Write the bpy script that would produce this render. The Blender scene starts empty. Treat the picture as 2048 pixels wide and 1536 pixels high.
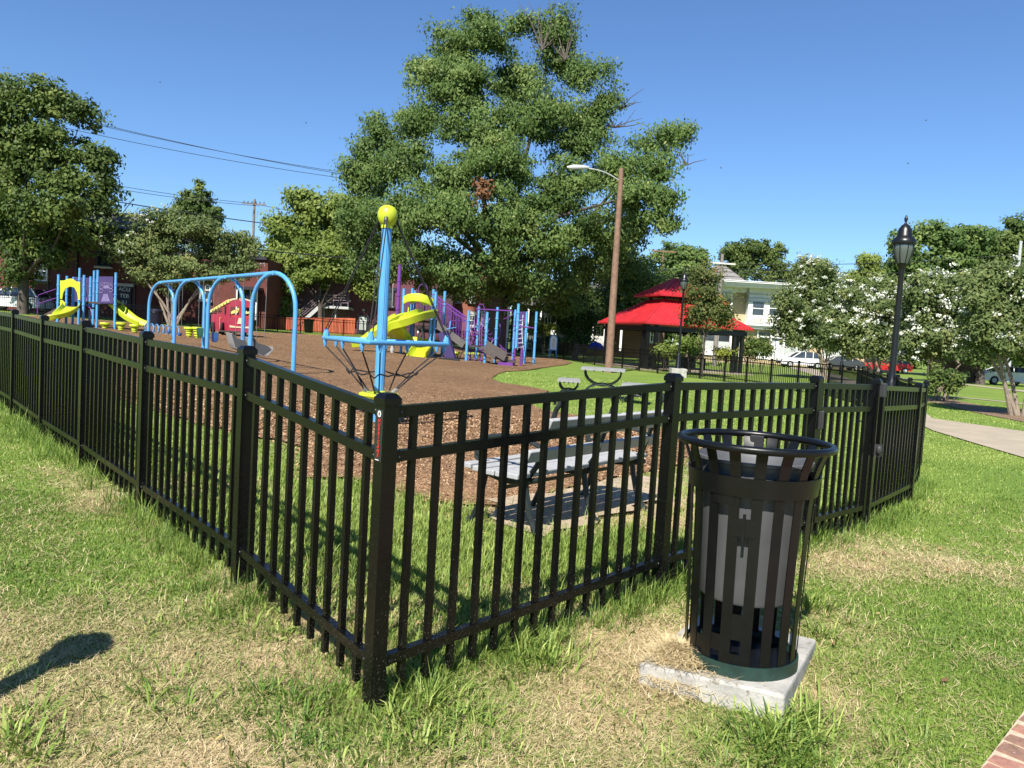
import bpy, bmesh, math, random
import numpy as np
from mathutils import Vector, Matrix
from mathutils.geometry import delaunay_2d_cdt

random.seed(7); RNG = np.random.default_rng(7)
SC = bpy.context.scene
COL = SC.collection

# ------------------------------------------------------------------ camera, sky, sun, exposure
CAM_H = 1.5
FPX, HOR_Y, ROLL_S = 1538.0, 672.0, 0.059
ROLL = math.atan(ROLL_S)
PITCH = math.atan((768 - HOR_Y) * math.cos(ROLL) / FPX)
_fw = np.array([0, math.cos(PITCH), -math.sin(PITCH)]); _u0 = np.array([0, math.sin(PITCH), math.cos(PITCH)]); _r0 = np.array([1.0, 0, 0])
_rt = math.cos(ROLL) * _r0 + math.sin(ROLL) * _u0
_up = -math.sin(ROLL) * _r0 + math.cos(ROLL) * _u0
cam_d = bpy.data.cameras.new('camera'); cam = bpy.data.objects.new('camera', cam_d); COL.objects.link(cam)
cam_d.sensor_width = 36.0; cam_d.lens = 36.0 * FPX / 2048.0; cam_d.clip_start = 0.05; cam_d.clip_end = 3000
cam.matrix_world = Matrix(((_rt[0], _up[0], -_fw[0], 0), (_rt[1], _up[1], -_fw[1], 0), (_rt[2], _up[2], -_fw[2], CAM_H), (0, 0, 0, 1)))
SC.camera = cam

SUN_EL = math.radians(47.0); SHADOW_AZ = math.radians(71.0)      # direction shadows fall, from +X towards +Y
_sd = Vector((math.cos(SHADOW_AZ) * math.cos(SUN_EL), math.sin(SHADOW_AZ) * math.cos(SUN_EL), -math.sin(SUN_EL)))
W = bpy.data.worlds.new('World'); SC.world = W; W.use_nodes = True
wn = W.node_tree; bg = wn.nodes['Background']
sky = wn.nodes.new('ShaderNodeTexSky'); sky.sky_type = 'NISHITA'; sky.sun_disc = False
sky.sun_elevation = SUN_EL
sky.sun_rotation = math.atan2(-_sd.x, -_sd.y)                     # same bearing as the lamp
sky.altitude = 50; sky.air_density = 1.0; sky.dust_density = 0.0; sky.ozone_density = 10.0
wn.links.new(sky.outputs[0], bg.inputs[0]); bg.inputs[1].default_value = 0.088
sun_d = bpy.data.lights.new('sun', 'SUN'); sun = bpy.data.objects.new('sun', sun_d); COL.objects.link(sun)
sun_d.energy = 5.0; sun_d.angle = math.radians(0.53); sun_d.color = (1.0, 0.95, 0.86)
sun.rotation_euler = _sd.to_track_quat('-Z', 'Y').to_euler(); sun.location = (-10, -20, 30)
SC.view_settings.view_transform = 'Standard'; SC.view_settings.look = 'None'
SC.view_settings.gamma = 1.0; SC.view_settings.use_curve_mapping = False
SC.view_settings.exposure = 0.86
SC.cycles.use_denoising = True
SC.cycles.max_bounces = 6; SC.cycles.diffuse_bounces = 2; SC.cycles.glossy_bounces = 3; SC.cycles.transmission_bounces = 4; SC.cycles.transparent_max_bounces = 6

# ------------------------------------------------------------------ terrain and photo measurements
def sst(a, b, v):
    t = np.clip((v - a) / (b - a), 0, 1); return t * t * (3 - 2 * t)
def T(x, y):
    """height of the ground: a gentle rise to the left and back, a slight dip to the right"""
    x = np.asarray(x, float); y = np.asarray(y, float)
    r = np.hypot(x, y); s = sst(2.7, 4.3, r)
    z = 0.10 * s + 0.02 * np.clip(-x - 0.3, 0, 40) * s
    z = z + 0.0135 * np.clip(y - 28, 0, 45) * sst(0, 7, -x)
    z = z - np.minimum(np.clip(x - 2.8, 0, 5) * 0.06, 0.15) * s
    z = z + 0.012 * np.sin(x * 1.3 + 0.5) * np.cos(y * 1.1) * s
    return z
def tz(x, y): return float(T(x, y))
def ray(px, py): return (px - 1024) / FPX * _rt - (py - 768) / FPX * _up + _fw
def at(px, py, Y):
    """the point seen at photo pixel (px, py) that lies Y metres in front"""
    d = ray(px, py); t = Y / d[1]; return Vector((d[0] * t, Y, CAM_H + d[2] * t))
def G(px, py):
    """the ground point seen at a photo pixel (near ground)"""
    d = ray(px, py); z = 0.1
    for _ in range(14):
        t = (z - CAM_H) / d[2]; z = 0.5 * z + 0.5 * tz(d[0] * t, d[1] * t)
    return Vector((d[0] * t, d[1] * t, z))
def GY(px, Y):
    """the ground point under photo column px at depth Y"""
    py = 700.0
    for _ in range(6):
        p = at(px, py, Y); z = tz(p.x, Y)
        v = np.array([p.x, Y, z - CAM_H]); py = 768 - FPX * (v @ _up) / (v @ _fw)
    return Vector((p.x, Y, z))
def mpp(Y): return Y / FPX

# ------------------------------------------------------------------ mesh building
class M:
    def __init__(s): s.v = []; s.f = []; s.mi = []; s.cur = 0
    def add(s, vs, fs):
        o = len(s.v); s.v.extend([tuple(p) for p in vs]); s.f.extend([tuple(i + o for i in f) for f in fs]); s.mi.extend([s.cur] * len(fs)); return s
    def box(s, c, size, rot=0.0, mat=None):
        hx, hy, hz = size[0] / 2, size[1] / 2, size[2] / 2
        R = mat if mat is not None else Matrix.Rotation(rot, 3, 'Z')
        vs = [Vector(c) + R @ Vector((x * hx, y * hy, z * hz)) for x in (-1, 1) for y in (-1, 1) for z in (-1, 1)]
        return s.add(vs, [(0, 1, 3, 2), (4, 6, 7, 5), (0, 4, 5, 1), (2, 3, 7, 6), (0, 2, 6, 4), (1, 5, 7, 3)])
    def bar(s, a, b, w, h, up=(0, 0, 1)):
        a = Vector(a); b = Vector(b); d = (b - a); L = d.length
        if L < 1e-6: return s
        d.normalize(); u = Vector(up)
        if abs(d.dot(u)) > 0.99: u = Vector((1, 0, 0))
        r = d.cross(u).normalized(); u2 = r.cross(d).normalized()
        vs = []
        for p in (a, b):
            for i, j in ((-1, -1), (1, -1), (1, 1), (-1, 1)): vs.append(p + r * (i * w / 2) + u2 * (j * h / 2))
        return s.add(vs, [(0, 3, 2, 1), (4, 5, 6, 7), (0, 1, 5, 4), (1, 2, 6, 5), (2, 3, 7, 6), (3, 0, 4, 7)])
    def tube(s, path, r, n=8, cap=True, closed=False):
        P = [Vector(p) for p in path]; k = len(P)
        R = r if isinstance(r, (list, tuple)) else [r] * k
        def tang(i):
            if closed: d = P[(i + 1) % k] - P[i - 1]
            elif i == 0: d = P[1] - P[0]
            elif i == k - 1: d = P[-1] - P[-2]
            else: d = (P[i + 1] - P[i]).normalized() + (P[i] - P[i - 1]).normalized()
            return d.normalized() if d.length > 1e-9 else Vector((0, 0, 1))
        t0 = tang(0); u = Vector((0, 0, 1)) if abs(t0.z) < 0.9 else Vector((1, 0, 0))
        vs = []
        for i in range(k):
            t = tang(i); u = (u - t * u.dot(t))
            if u.length < 1e-6: u = Vector((1, 0, 0)) - t * t.x
            u.normalize(); w = t.cross(u)
            for j in range(n):
                a = 2 * math.pi * j / n; vs.append(P[i] + (u * math.cos(a) + w * math.sin(a)) * R[i])
        fs = []
        for i in range(k if closed else k - 1):
            i2 = (i + 1) % k
            for j in range(n):
                j2 = (j + 1) % n; fs.append((i * n + j, i * n + j2, i2 * n + j2, i2 * n + j))
        if cap and not closed: fs.append(tuple(range(n - 1, -1, -1))); fs.append(tuple((k - 1) * n + j for j in range(n)))
        return s.add(vs, fs)
    def lathe(s, prof, c=(0, 0, 0), n=20, axis=None):
        """prof: (radius, height) from bottom to top"""
        vs = []; c = Vector(c); R = axis or Matrix.Identity(3)
        for r, z in prof:
            for j in range(n):
                a = 2 * math.pi * j / n; vs.append(c + R @ Vector((r * math.cos(a), r * math.sin(a), z)))
        fs = [(i * n + j, i * n + (j + 1) % n, (i + 1) * n + (j + 1) % n, (i + 1) * n + j) for i in range(len(prof) - 1) for j in range(n)]
        if prof[0][0] > 1e-5: fs.append(tuple(range(n - 1, -1, -1)))
        if prof[-1][0] > 1e-5: fs.append(tuple((len(prof) - 1) * n + j for j in range(n)))
        return s.add(vs, fs)
    def prism(s, pts, d):
        """closed outline pts (3d, one plane) pushed along vector d"""
        P = [Vector(p) for p in pts]; d = Vector(d); n = len(P)
        return s.add(P + [p + d for p in P], [tuple(range(n - 1, -1, -1)), tuple(range(n, 2 * n))] + [(i, (i + 1) % n, n + (i + 1) % n, n + i) for i in range(n)])
    def sheet(s, rows):
        m = len(rows[0]); vs = [p for r in rows for p in r]
        return s.add(vs, [(i * m + j, i * m + j + 1, (i + 1) * m + j + 1, (i + 1) * m + j) for i in range(len(rows) - 1) for j in range(m - 1)])
    def ball(s, c, r, n=12, m=8, sq=(1, 1, 1)):
        vs = [Vector(c) + Vector((0, 0, -r * sq[2]))]
        for i in range(1, m):
            t = math.pi * i / m
            for j in range(n):
                a = 2 * math.pi * j / n; vs.append(Vector(c) + Vector((r * sq[0] * math.sin(t) * math.cos(a), r * sq[1] * math.sin(t) * math.sin(a), -r * sq[2] * math.cos(t))))
        vs.append(Vector(c) + Vector((0, 0, r * sq[2]))); e = len(vs) - 1
        fs = [(0, 1 + (j + 1) % n, 1 + j) for j in range(n)]
        fs += [(1 + i * n + j, 1 + i * n + (j + 1) % n, 1 + (i + 1) * n + (j + 1) % n, 1 + (i + 1) * n + j) for i in range(m - 2) for j in range(n)]
        fs += [(1 + (m - 2) * n + j, 1 + (m - 2) * n + (j + 1) % n, e) for j in range(n)]
        return s.add(vs, fs)
    def build(s, name, mat, parent=None, smooth=False, bevel=0.0, org=None):
        o = Vector(org) if org is not None else wloc(parent)
        me = bpy.data.meshes.new(name)
        me.from_pydata([(p[0] - o.x, p[1] - o.y, p[2] - o.z) for p in s.v], [], s.f)
        for m_ in (mat if isinstance(mat, (list, tuple)) else [mat]): me.materials.append(m_)
        if any(s.mi): me.polygons.foreach_set('material_index', s.mi)
        if smooth:
            me.polygons.foreach_set('use_smooth', [True] * len(me.polygons)); me.set_sharp_from_angle(angle=math.radians(38))
        me.update()
        ob = bpy.data.objects.new(name, me); COL.objects.link(ob)
        if parent is not None: ob.parent = parent
        else: ob.location = o
        if bevel:
            b = ob.modifiers.new('bevel', 'BEVEL'); b.width = bevel; b.segments = 2; b.limit_method = 'ANGLE'
        return ob
def wloc(o):
    v = Vector((0, 0, 0))
    while o is not None: v += o.location; o = o.parent
    return v
def tag(o, label=None, cat=None, group=None, kind=None):
    if label: o['label'] = label
    if cat: o['category'] = cat
    if group: o['group'] = group
    if kind: o['kind'] = kind
    return o
def thing(name, loc, label, cat, group=None):
    o = bpy.data.objects.new(name, None); COL.objects.link(o); o.location = Vector(loc); o.empty_display_size = 0.2
    return tag(o, label, cat, group)
def place(name, mesh, parent, loc, rotz=0.0):
    o = bpy.data.objects.new(name, mesh); COL.objects.link(o); o.parent = parent
    o.location = Vector(loc) - wloc(parent); o.rotation_euler = (0, 0, rotz); return o
def big_mesh(name, verts, faces, tint=None, nper=4):
    """numpy mesh, all faces with nper corners"""
    me = bpy.data.meshes.new(name); nv, nf = len(verts), len(faces)
    me.vertices.add(nv); me.vertices.foreach_set('co', np.ascontiguousarray(verts, np.float32).ravel())
    me.loops.add(nf * nper); me.loops.foreach_set('vertex_index', np.ascontiguousarray(faces, np.int32).ravel())
    me.polygons.add(nf); me.polygons.foreach_set('loop_start', np.arange(0, nf * nper, nper, dtype=np.int32)); me.polygons.foreach_set('loop_total', np.full(nf, nper, np.int32))
    if tint is not None:
        a = me.attributes.new('tint', 'FLOAT', 'POINT'); a.data.foreach_set('value', np.ascontiguousarray(tint, np.float32))
    me.update(calc_edges=True); return me

# ------------------------------------------------------------------ materials
def nodes(name):
    m = bpy.data.materials.new(name); m.use_nodes = True; nt = m.node_tree; b = nt.nodes['Principled BSDF']; return m, nt, b
def link(nt, a, b): nt.links.new(a, b)
def noise(nt, scale, detail=4, rough=0.55, vec=None, dist=0.0):
    n = nt.nodes.new('ShaderNodeTexNoise'); n.inputs['Scale'].default_value = scale; n.inputs['Detail'].default_value = detail; n.inputs['Roughness'].default_value = rough; n.inputs['Distortion'].default_value = dist
    if vec is not None: link(nt, vec, n.inputs['Vector'])
    return n
def ramp(nt, src, stops):
    r = nt.nodes.new('ShaderNodeValToRGB'); e = r.color_ramp.elements
    while len(e) < len(stops): e.new(0.5)
    for el, (p, c) in zip(e, stops): el.position = p; el.color = (c[0], c[1], c[2], 1) if not isinstance(c, float) else (c, c, c, 1)
    link(nt, src, r.inputs[0]); return r
def mixc(nt, fac, a, b, mode='MIX'):
    m = nt.nodes.new('ShaderNodeMix'); m.data_type = 'RGBA'; m.blend_type = mode
    for sock, v in ((m.inputs[0], fac), (m.inputs[6], a), (m.inputs[7], b)):
        if hasattr(v, 'is_linked') or hasattr(v, 'links'): link(nt, v, sock)
        elif isinstance(v, (int, float)): sock.default_value = v
        else: sock.default_value = (v[0], v[1], v[2], 1)
    return m.outputs[2]
def bump(nt, b, h, strength=0.3, dist=0.01):
    n = nt.nodes.new('ShaderNodeBump'); n.inputs['Strength'].default_value = strength; n.inputs['Distance'].default_value = dist
    link(nt, h, n.inputs['Height']); link(nt, n.outputs[0], b.inputs['Normal']); return n
def coord(nt, kind='Object'):
    return nt.nodes.new('ShaderNodeTexCoord').outputs[kind]
def worldpos(nt):
    return nt.nodes.new('ShaderNodeNewGeometry').outputs['Position']
def mat(name, col, rough=0.6, var=0.18, scale=6.0, bmp=0.0, metal=0.0, spec=0.5, col2=None, bscale=None, wear=None):
    m, nt, b = nodes(name); vec = worldpos(nt)
    n = noise(nt, scale, 5, 0.6, vec)
    c2 = col2 or tuple(min(1, c * (1 + var)) for c in col); c1 = tuple(c * (1 - var) for c in col) if not col2 else col
    out = ramp(nt, n.outputs[0], [(0.3, c1), (0.7, c2)]).outputs[0]
    if wear:                                             # small scratched or dusty flecks: (colour, amount, scale)
        w = noise(nt, wear[2], 3, 0.7, vec); f = ramp(nt, w.outputs[0], [(wear[1], (0.0, 0, 0)), (wear[1] + 0.06, (1.0, 1, 1))])
        out = mixc(nt, f.outputs[0], out, wear[0])
    link(nt, out, b.inputs['Base Color'])
    rr = noise(nt, scale * 2.3, 3, 0.5, vec); r2 = ramp(nt, rr.outputs[0], [(0.3, (rough * 0.85,) * 3), (0.7, (min(1, rough * 1.15),) * 3)])
    link(nt, r2.outputs[0], b.inputs['Roughness'])
    b.inputs['Metallic'].default_value = metal; b.inputs['Specular IOR Level'].default_value = spec
    if bmp:
        bn = noise(nt, bscale or scale * 5, 4, 0.6, vec); bump(nt, b, bn.outputs[0], bmp, 0.01)
    return m
def leafmat(name, stops, trans=0.3, rough=0.5):
    m, nt, b = nodes(name)
    a = nt.nodes.new('ShaderNodeAttribute'); a.attribute_name = 'tint'
    r = ramp(nt, a.outputs['Fac'], stops)
    link(nt, r.outputs[0], b.inputs['Base Color']); b.inputs['Roughness'].default_value = rough; b.inputs['Specular IOR Level'].default_value = 0.16
    tr = nt.nodes.new('ShaderNodeBsdfTranslucent'); link(nt, mixc(nt, 0.5, r.outputs[0], (0.25, 0.33, 0.05), 'MULTIPLY'), tr.inputs[0])
    tr2 = mixc(nt, 1.0, r.outputs[0], (1.25, 1.3, 0.7), 'MULTIPLY'); link(nt, tr2, tr.inputs[0])
    mx = nt.nodes.new('ShaderNodeMixShader'); mx.inputs[0].default_value = trans
    link(nt, b.outputs[0], mx.inputs[1]); link(nt, tr.outputs[0], mx.inputs[2]); link(nt, mx.outputs[0], nt.nodes['Material Output'].inputs[0])
    return m
def brickmat(name, c1, c2, mortar, bw=0.22, bh=0.075, rot=0.0):
    """far brickwork: courses too small to tell apart in the picture"""
    m, nt, b = nodes(name); vec = worldpos(nt)
    mp = nt.nodes.new('ShaderNodeMapping'); mp.inputs['Rotation'].default_value = (math.radians(90), 0, rot); link(nt, vec, mp.inputs[0])
    br = nt.nodes.new('ShaderNodeTexBrick'); br.inputs['Scale'].default_value = 1.0; br.inputs['Brick Width'].default_value = bw; br.inputs['Row Height'].default_value = bh; br.inputs['Mortar Size'].default_value = 0.008
    br.inputs['Color1'].default_value = (*c1, 1); br.inputs['Color2'].default_value = (*c2, 1); br.inputs['Mortar'].default_value = (*mortar, 1); link(nt, mp.outputs[0], br.inputs['Vector'])
    n = noise(nt, 0.8, 4, 0.6, vec)
    link(nt, mixc(nt, 0.35, br.outputs[0], ramp(nt, n.outputs[0], [(0.3, (0.35, 0.35, 0.35)), (0.7, (1.0, 1.0, 1.0))]).outputs[0], 'MULTIPLY'), b.inputs['Base Color'])
    b.inputs['Roughness'].default_value = 0.85; return m
def glassmat(name, col=(0.02, 0.025, 0.03), rough=0.06):
    m, nt, b = nodes(name); n = noise(nt, 0.7, 2, 0.5, worldpos(nt))
    link(nt, ramp(nt, n.outputs[0], [(0.35, col), (0.65, tuple(c * 2.2 for c in col))]).outputs[0], b.inputs['Base Color'])
    b.inputs['Roughness'].default_value = rough; b.inputs['Specular IOR Level'].default_value = 0.8; return m

MT = {}
MT['fence'] = mat('fence_black_paint', (0.0028, 0.0029, 0.0031), 0.27, 0.15, 9, spec=0.30)
_nt = MT['fence'].node_tree; _b = _nt.nodes['Principled BSDF']; _src = _b.inputs['Base Color'].links[0].from_socket    # dried clippings and dust flecks low on the fence
_wp = worldpos(_nt); _sp = noise(_nt, 210, 2, 0.6, _wp); _sx = _nt.nodes.new('ShaderNodeSeparateXYZ'); link(_nt, _wp, _sx.inputs[0])
_mr = _nt.nodes.new('ShaderNodeMapRange'); _mr.inputs[1].default_value = 0.05; _mr.inputs[2].default_value = 0.95; _mr.inputs[3].default_value = 0.655; _mr.inputs[4].default_value = 0.80; link(_nt, _sx.outputs[2], _mr.inputs[0])
_gt = _nt.nodes.new('ShaderNodeMath'); _gt.operation = 'GREATER_THAN'; link(_nt, _sp.outputs[0], _gt.inputs[0]); link(_nt, _mr.outputs[0], _gt.inputs[1])
link(_nt, mixc(_nt, _gt.outputs[0], _src, (0.20, 0.19, 0.16)), _b.inputs['Base Color'])
MT['fence_far'] = mat('fence_black_paint_far', (0.005, 0.005, 0.0048), 0.4, 0.1, 3, spec=0.3)
MT['steel'] = mat('dull_steel', (0.28, 0.28, 0.27), 0.45, 0.2, 30, metal=0.7)
MT['bin_black'] = mat('bin_black_paint', (0.0042, 0.0044, 0.0047), 0.33, 0.2, 14, spec=0.32, wear=((0.20, 0.19, 0.16), 0.725, 190))
MT['bin_green'] = mat('bin_green_base_paint', (0.012, 0.035, 0.027), 0.5, 0.3, 20, wear=((0.25, 0.23, 0.17), 0.70, 120))
MT['liner'] = mat('grey_plastic_liner', (0.088, 0.090, 0.094), 0.55, 0.14, 5, wear=((0.17, 0.17, 0.17), 0.72, 60))
MT['rubber'] = mat('black_rubber', (0.012, 0.012, 0.013), 0.7, 0.2, 10)
MT['blue'] = mat('play_blue_paint', (0.085, 0.30, 0.58), 0.40, 0.08, 3, wear=((0.16, 0.35, 0.52), 0.72, 40))
MT['purple'] = mat('play_purple_paint', (0.135, 0.035, 0.215), 0.4, 0.1, 3)
MT['lime'] = mat('play_lime_plastic', (0.46, 0.53, 0.022), 0.42, 0.06, 2)
MT['violet_panel'] = mat('violet_panel', (0.045, 0.028, 0.11), 0.5, 0.12, 2)
MT['panel_print'] = mat('violet_panel_print', (0.16, 0.13, 0.26), 0.55, 0.1, 6)
MT['deck'] = mat('play_deck_brown', (0.045, 0.034, 0.030), 0.7, 0.2, 5)
MT['crimson'] = mat('play_crimson_plastic', (0.33, 0.026, 0.052), 0.45, 0.08, 2)
MT['red_open'] = mat('play_bright_red', (0.42, 0.03, 0.03), 0.5, 0.08, 2)
MT['cream'] = mat('cream_plastic', (0.62, 0.50, 0.30), 0.5, 0.08, 3)
MT['pale_yellow'] = mat('pale_yellow_plastic', (0.62, 0.56, 0.16), 0.5, 0.08, 3)
MT['seat_gray'] = mat('grey_swing_plastic', (0.20, 0.195, 0.19), 0.55, 0.1, 6)
MT['seat_dark'] = mat('dark_swing_plastic', (0.045, 0.045, 0.048), 0.6, 0.1, 6)
MT['seat_green'] = mat('green_swing_rubber', (0.012, 0.06, 0.045), 0.6, 0.1, 6)
MT['seat_blue'] = mat('blue_swing_rubber', (0.015, 0.06, 0.19), 0.6, 0.1, 6)
MT['plank'] = mat('grey_recycled_plank', (0.36, 0.36, 0.36), 0.6, 0.12, 14, 0.15, bscale=60)
MT['plank_dark'] = mat('weathered_table_plank', (0.25, 0.25, 0.245), 0.7, 0.18, 14, 0.15, bscale=60)
MT['iron'] = mat('dark_green_black_iron', (0.014, 0.019, 0.018), 0.42, 0.25, 12)
MT['concrete'] = mat('concrete', (0.36, 0.345, 0.31), 0.85, 0.30, 7, 0.5, bscale=70, wear=((0.20, 0.18, 0.14), 0.60, 22))
MT['walk'] = mat('concrete_walk', (0.34, 0.285, 0.205), 0.9, 0.14, 1.2, 0.2, bscale=40, wear=((0.25, 0.22, 0.18), 0.64, 3.0))
MT['wood_pole'] = mat('weathered_pole_wood', (0.20, 0.115, 0.075), 0.8, 0.25, 5, 0.3)
MT['wood_grey'] = mat('grey_pole_wood', (0.20, 0.175, 0.15), 0.8, 0.25, 5, 0.3)
MT['lamp_metal'] = mat('light_grey_metal', (0.42, 0.43, 0.42), 0.45, 0.1, 5)
MT['bark'] = mat('bark', (0.075, 0.060, 0.048), 0.9, 0.4, 7, 0.6)
MT['bark_pale'] = mat('crape_bark', (0.24, 0.19, 0.14), 0.8, 0.35, 9, 0.4)
MT['white_paint'] = mat('white_paint', (0.78, 0.78, 0.76), 0.6, 0.06, 2)
MT['glass'] = glassmat('window_glass')
MT['lantern_glass'] = glassmat('lantern_glass', (0.05, 0.06, 0.056), 0.12)
MT['black_metal'] = mat('lamp_post_black', (0.006, 0.006, 0.0065), 0.36, 0.2, 5)
MT['wire'] = mat('power_wire', (0.02, 0.02, 0.022), 0.7, 0.1, 5)
# ------------------------------------------------------------------ fence layout (used by ground cover too)
P0 = Vector((-0.47, 2.93, 0)); UL = Vector((math.cos(math.radians(131.5)), math.sin(math.radians(131.5)), 0)); NL = Vector((UL.y, -UL.x, 0))
UR = Vector((math.cos(math.radians(44.2)), math.sin(math.radians(44.2)), 0)); NR = Vector((-UR.y, UR.x, 0))
LEFT = [P0 + UL * s for s in [0, 1.35] + [1.35 + 1.7 * k for k in range(1, 9)]]
R1 = P0 + UR * 1.90; R2 = P0 + UR * 3.69; R3 = P0 + UR * 4.80
R4 = Vector((4.15, 7.85, 0)); R5 = Vector((5.2, 9.7, 0))
def seg_dist(x, y, a, b):
    ax, ay = a.x, a.y; dx, dy = b.x - a.x, b.y - a.y; t = np.clip(((x - ax) * dx + (y - ay) * dy) / (dx * dx + dy * dy), 0, 1)
    return np.hypot(x - ax - t * dx, y - ay - t * dy)
def fence_dist(x, y):
    d = seg_dist(x, y, LEFT[0], LEFT[-1])
    for a, b in ((P0, R3), (R3, R4), (R4, R5)): d = np.minimum(d, seg_dist(x, y, a, b))
    return d
def inside_fence(x, y):
    return ((x - P0.x) * NL.x + (y - P0.y) * NL.y > 0) & ((x - P0.x) * NR.x + (y - P0.y) * NR.y > 0)
def inpoly(x, y, poly):
    c = np.zeros(np.shape(x), bool); n = len(poly)
    for i in range(n):
        x1, y1 = poly[i]; x2, y2 = poly[(i + 1) % n]
        if y1 == y2: continue
        c ^= ((y1 > y) != (y2 > y)) & (x < (x2 - x1) * (y - y1) / (y2 - y1) + x1)
    return c
def polydist(x, y, poly):
    d = np.full(np.shape(x), 1e9); n = len(poly)
    for i in range(n): d = np.minimum(d, seg_dist(x, y, Vector((*poly[i], 0)), Vector((*poly[(i + 1) % n], 0))))
    return d
_mp = [G(*p) for p in ((600, 962), (700, 958), (800, 985), (900, 1018), (1000, 1015), (1110, 985), (1250, 955), (1345, 940), (1400, 905), (1380, 872), (1300, 858), (1197, 840), (1080, 821), (1045, 800), (1100, 784), (1060, 775), (1000, 767), (985, 757), (1000, 746), (1067, 739), (1130, 730), (1146, 725))]
_ml = [P0 + UL * s + NL * o for s, o in ((46, 1.6), (36, 1.5), (28, 1.6), (20, 1.5), (14, 1.6), (10, 1.7), (7.5, 1.8), (5.2, 2.2))]
MULCH = [(p.x, p.y) for p in _mp] + [(3.2, 55), (-4, 58.5), (-10, 60), (-17, 51.5), (-30, 49.5)] + [(p.x, p.y) for p in _ml]

# dry and green patches of the lawn, read off the photograph: (pixel x, pixel y, greenness)
_gp = [(60, 1000, .95), (250, 1060, .9), (100, 1180, .9), (330, 1150, .8), (200, 1240, .6), (60, 1265, .45), (300, 1290, .38), (450, 1250, .5), (120, 1350, .42), (300, 1380, .42), (450, 1400, .55), (600, 1330, .15),
       (560, 1420, .6), (640, 1270, .12), (100, 1480, .5), (300, 1500, .38), (400, 1530, .05), (520, 1500, .08), (650, 1480, .65), (700, 1535, .4), (850, 1450, .75), (900, 1380, .65), (1000, 1400, .58), (1020, 1290, .85), (1100, 1330, .4),
       (1200, 1300, .12), (1280, 1250, .3), (1200, 1420, .15), (1300, 1480, .45), (1450, 1500, .5), (1560, 1480, .9), (1400, 1535, .65), (1700, 1300, .55), (1650, 1400, .2), (1750, 1200, .75), (1780, 1110, .4), (1850, 1050, .9), (1900, 1200, .95),
       (1950, 1350, .95), (1850, 1480, .9), (2000, 1000, 1.), (1800, 1420, .85), (1690, 1130, .35), (225, 985, .3), (180, 1010, .45), (430, 1330, .35), (520, 1200, .3), (0, 900, 1.), (350, 1040, .7), (1350, 1330, .1), (760, 1330, .4),
       (900, 1100, .95), (700, 1050, .9), (1200, 1130, .9), (1150, 1045, .05), (1060, 1020, .2), (1240, 1010, .1), (1250, 1180, .75), (560, 1020, .6)]
_gw = np.array([(*G(a, b)[:2], g) for a, b, g in _gp])
def green(x, y):
    x = np.asarray(x, float); y = np.asarray(y, float); w = np.full(x.shape, 0.02); v = np.full(x.shape, 0.02 * 0.9)
    for a, b, g in _gw:
        k = 1.0 / (0.03 + (x - a) ** 2 + (y - b) ** 2) ** 1.5; w = w + k; v = v + k * g
    return v / w

# ------------------------------------------------------------------ ground sheet
def spaced(a, fine_a, fine_b, b, st, g=1.18):
    out = list(np.arange(fine_a, fine_b, st)); s = st
    while out[-1] < b: s *= g; out.append(out[-1] + s)
    s = st
    while out[0] > a: s *= g; out.insert(0, out[0] - s)
    return np.array(out)
gx = spaced(-700, -4.5, 5.5, 700, 0.09); gy = spaced(-40, 1.6, 10, 900, 0.09)
GX, GYY = np.meshgrid(gx, gy); GZ = T(GX, GYY)
_n = len(gx); ii = np.arange((len(gy) - 1) * (_n - 1)); r_, c_ = ii // (_n - 1), ii % (_n - 1); b0 = r_ * _n + c_
me = big_mesh('ground', np.stack([GX.ravel(), GYY.ravel(), GZ.ravel()], 1), np.stack([b0, b0 + 1, b0 + 1 + _n, b0 + _n], 1))
a_ = me.attributes.new('green', 'FLOAT', 'POINT'); a_.data.foreach_set('value', green(GX, GYY).astype(np.float32).ravel())
me.polygons.foreach_set('use_smooth', np.ones(len(me.polygons), bool))
m, nt, b = nodes('lawn_soil'); vec = worldpos(nt)
at_ = nt.nodes.new('ShaderNodeAttribute'); at_.attribute_name = 'green'
n1 = noise(nt, 2.2, 6, 0.65, vec); n2 = noise(nt, 0.35, 4, 0.6, vec); n3 = noise(nt, 38, 5, 0.75, vec)
ad = nt.nodes.new('ShaderNodeMath'); ad.operation = 'MULTIPLY_ADD'; ad.inputs[1].default_value = 0.9; link(nt, n1.outputs[0], ad.inputs[0])
sb = nt.nodes.new('ShaderNodeMath'); sb.operation = 'SUBTRACT'; link(nt, at_.outputs['Fac'], sb.inputs[0]); sb.inputs[1].default_value = 0.45; link(nt, sb.outputs[0], ad.inputs[2])
f = ramp(nt, ad.outputs[0], [(0.30, (0.0, 0, 0)), (0.66, (1.0, 1, 1))])
straw = ramp(nt, n3.outputs[0], [(0.30, (0.17, 0.125, 0.06)), (0.5, (0.42, 0.33, 0.18)), (0.72, (0.66, 0.54, 0.33))])
grn = ramp(nt, n3.outputs[0], [(0.30, (0.055, 0.095, 0.018)), (0.5, (0.15, 0.22, 0.040)), (0.7, (0.29, 0.36, 0.090))])
big = ramp(nt, n2.outputs[0], [(0.35, (0.80, 0.88, 0.75)), (0.65, (1.12, 1.08, 1.0))])
link(nt, mixc(nt, f.outputs[0], straw.outputs[0], mixc(nt, 1.0, grn.outputs[0], big.outputs[0], 'MULTIPLY')), b.inputs['Base Color'])
b.inputs['Roughness'].default_value = 0.95; b.inputs['Specular IOR Level'].default_value = 0.15
bump(nt, b, n3.outputs[0], 0.7, 0.02); MT['lawn'] = m
me.materials.append(m); ground = bpy.data.objects.new('ground', me); COL.objects.link(ground); tag(ground, kind='structure')

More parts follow.
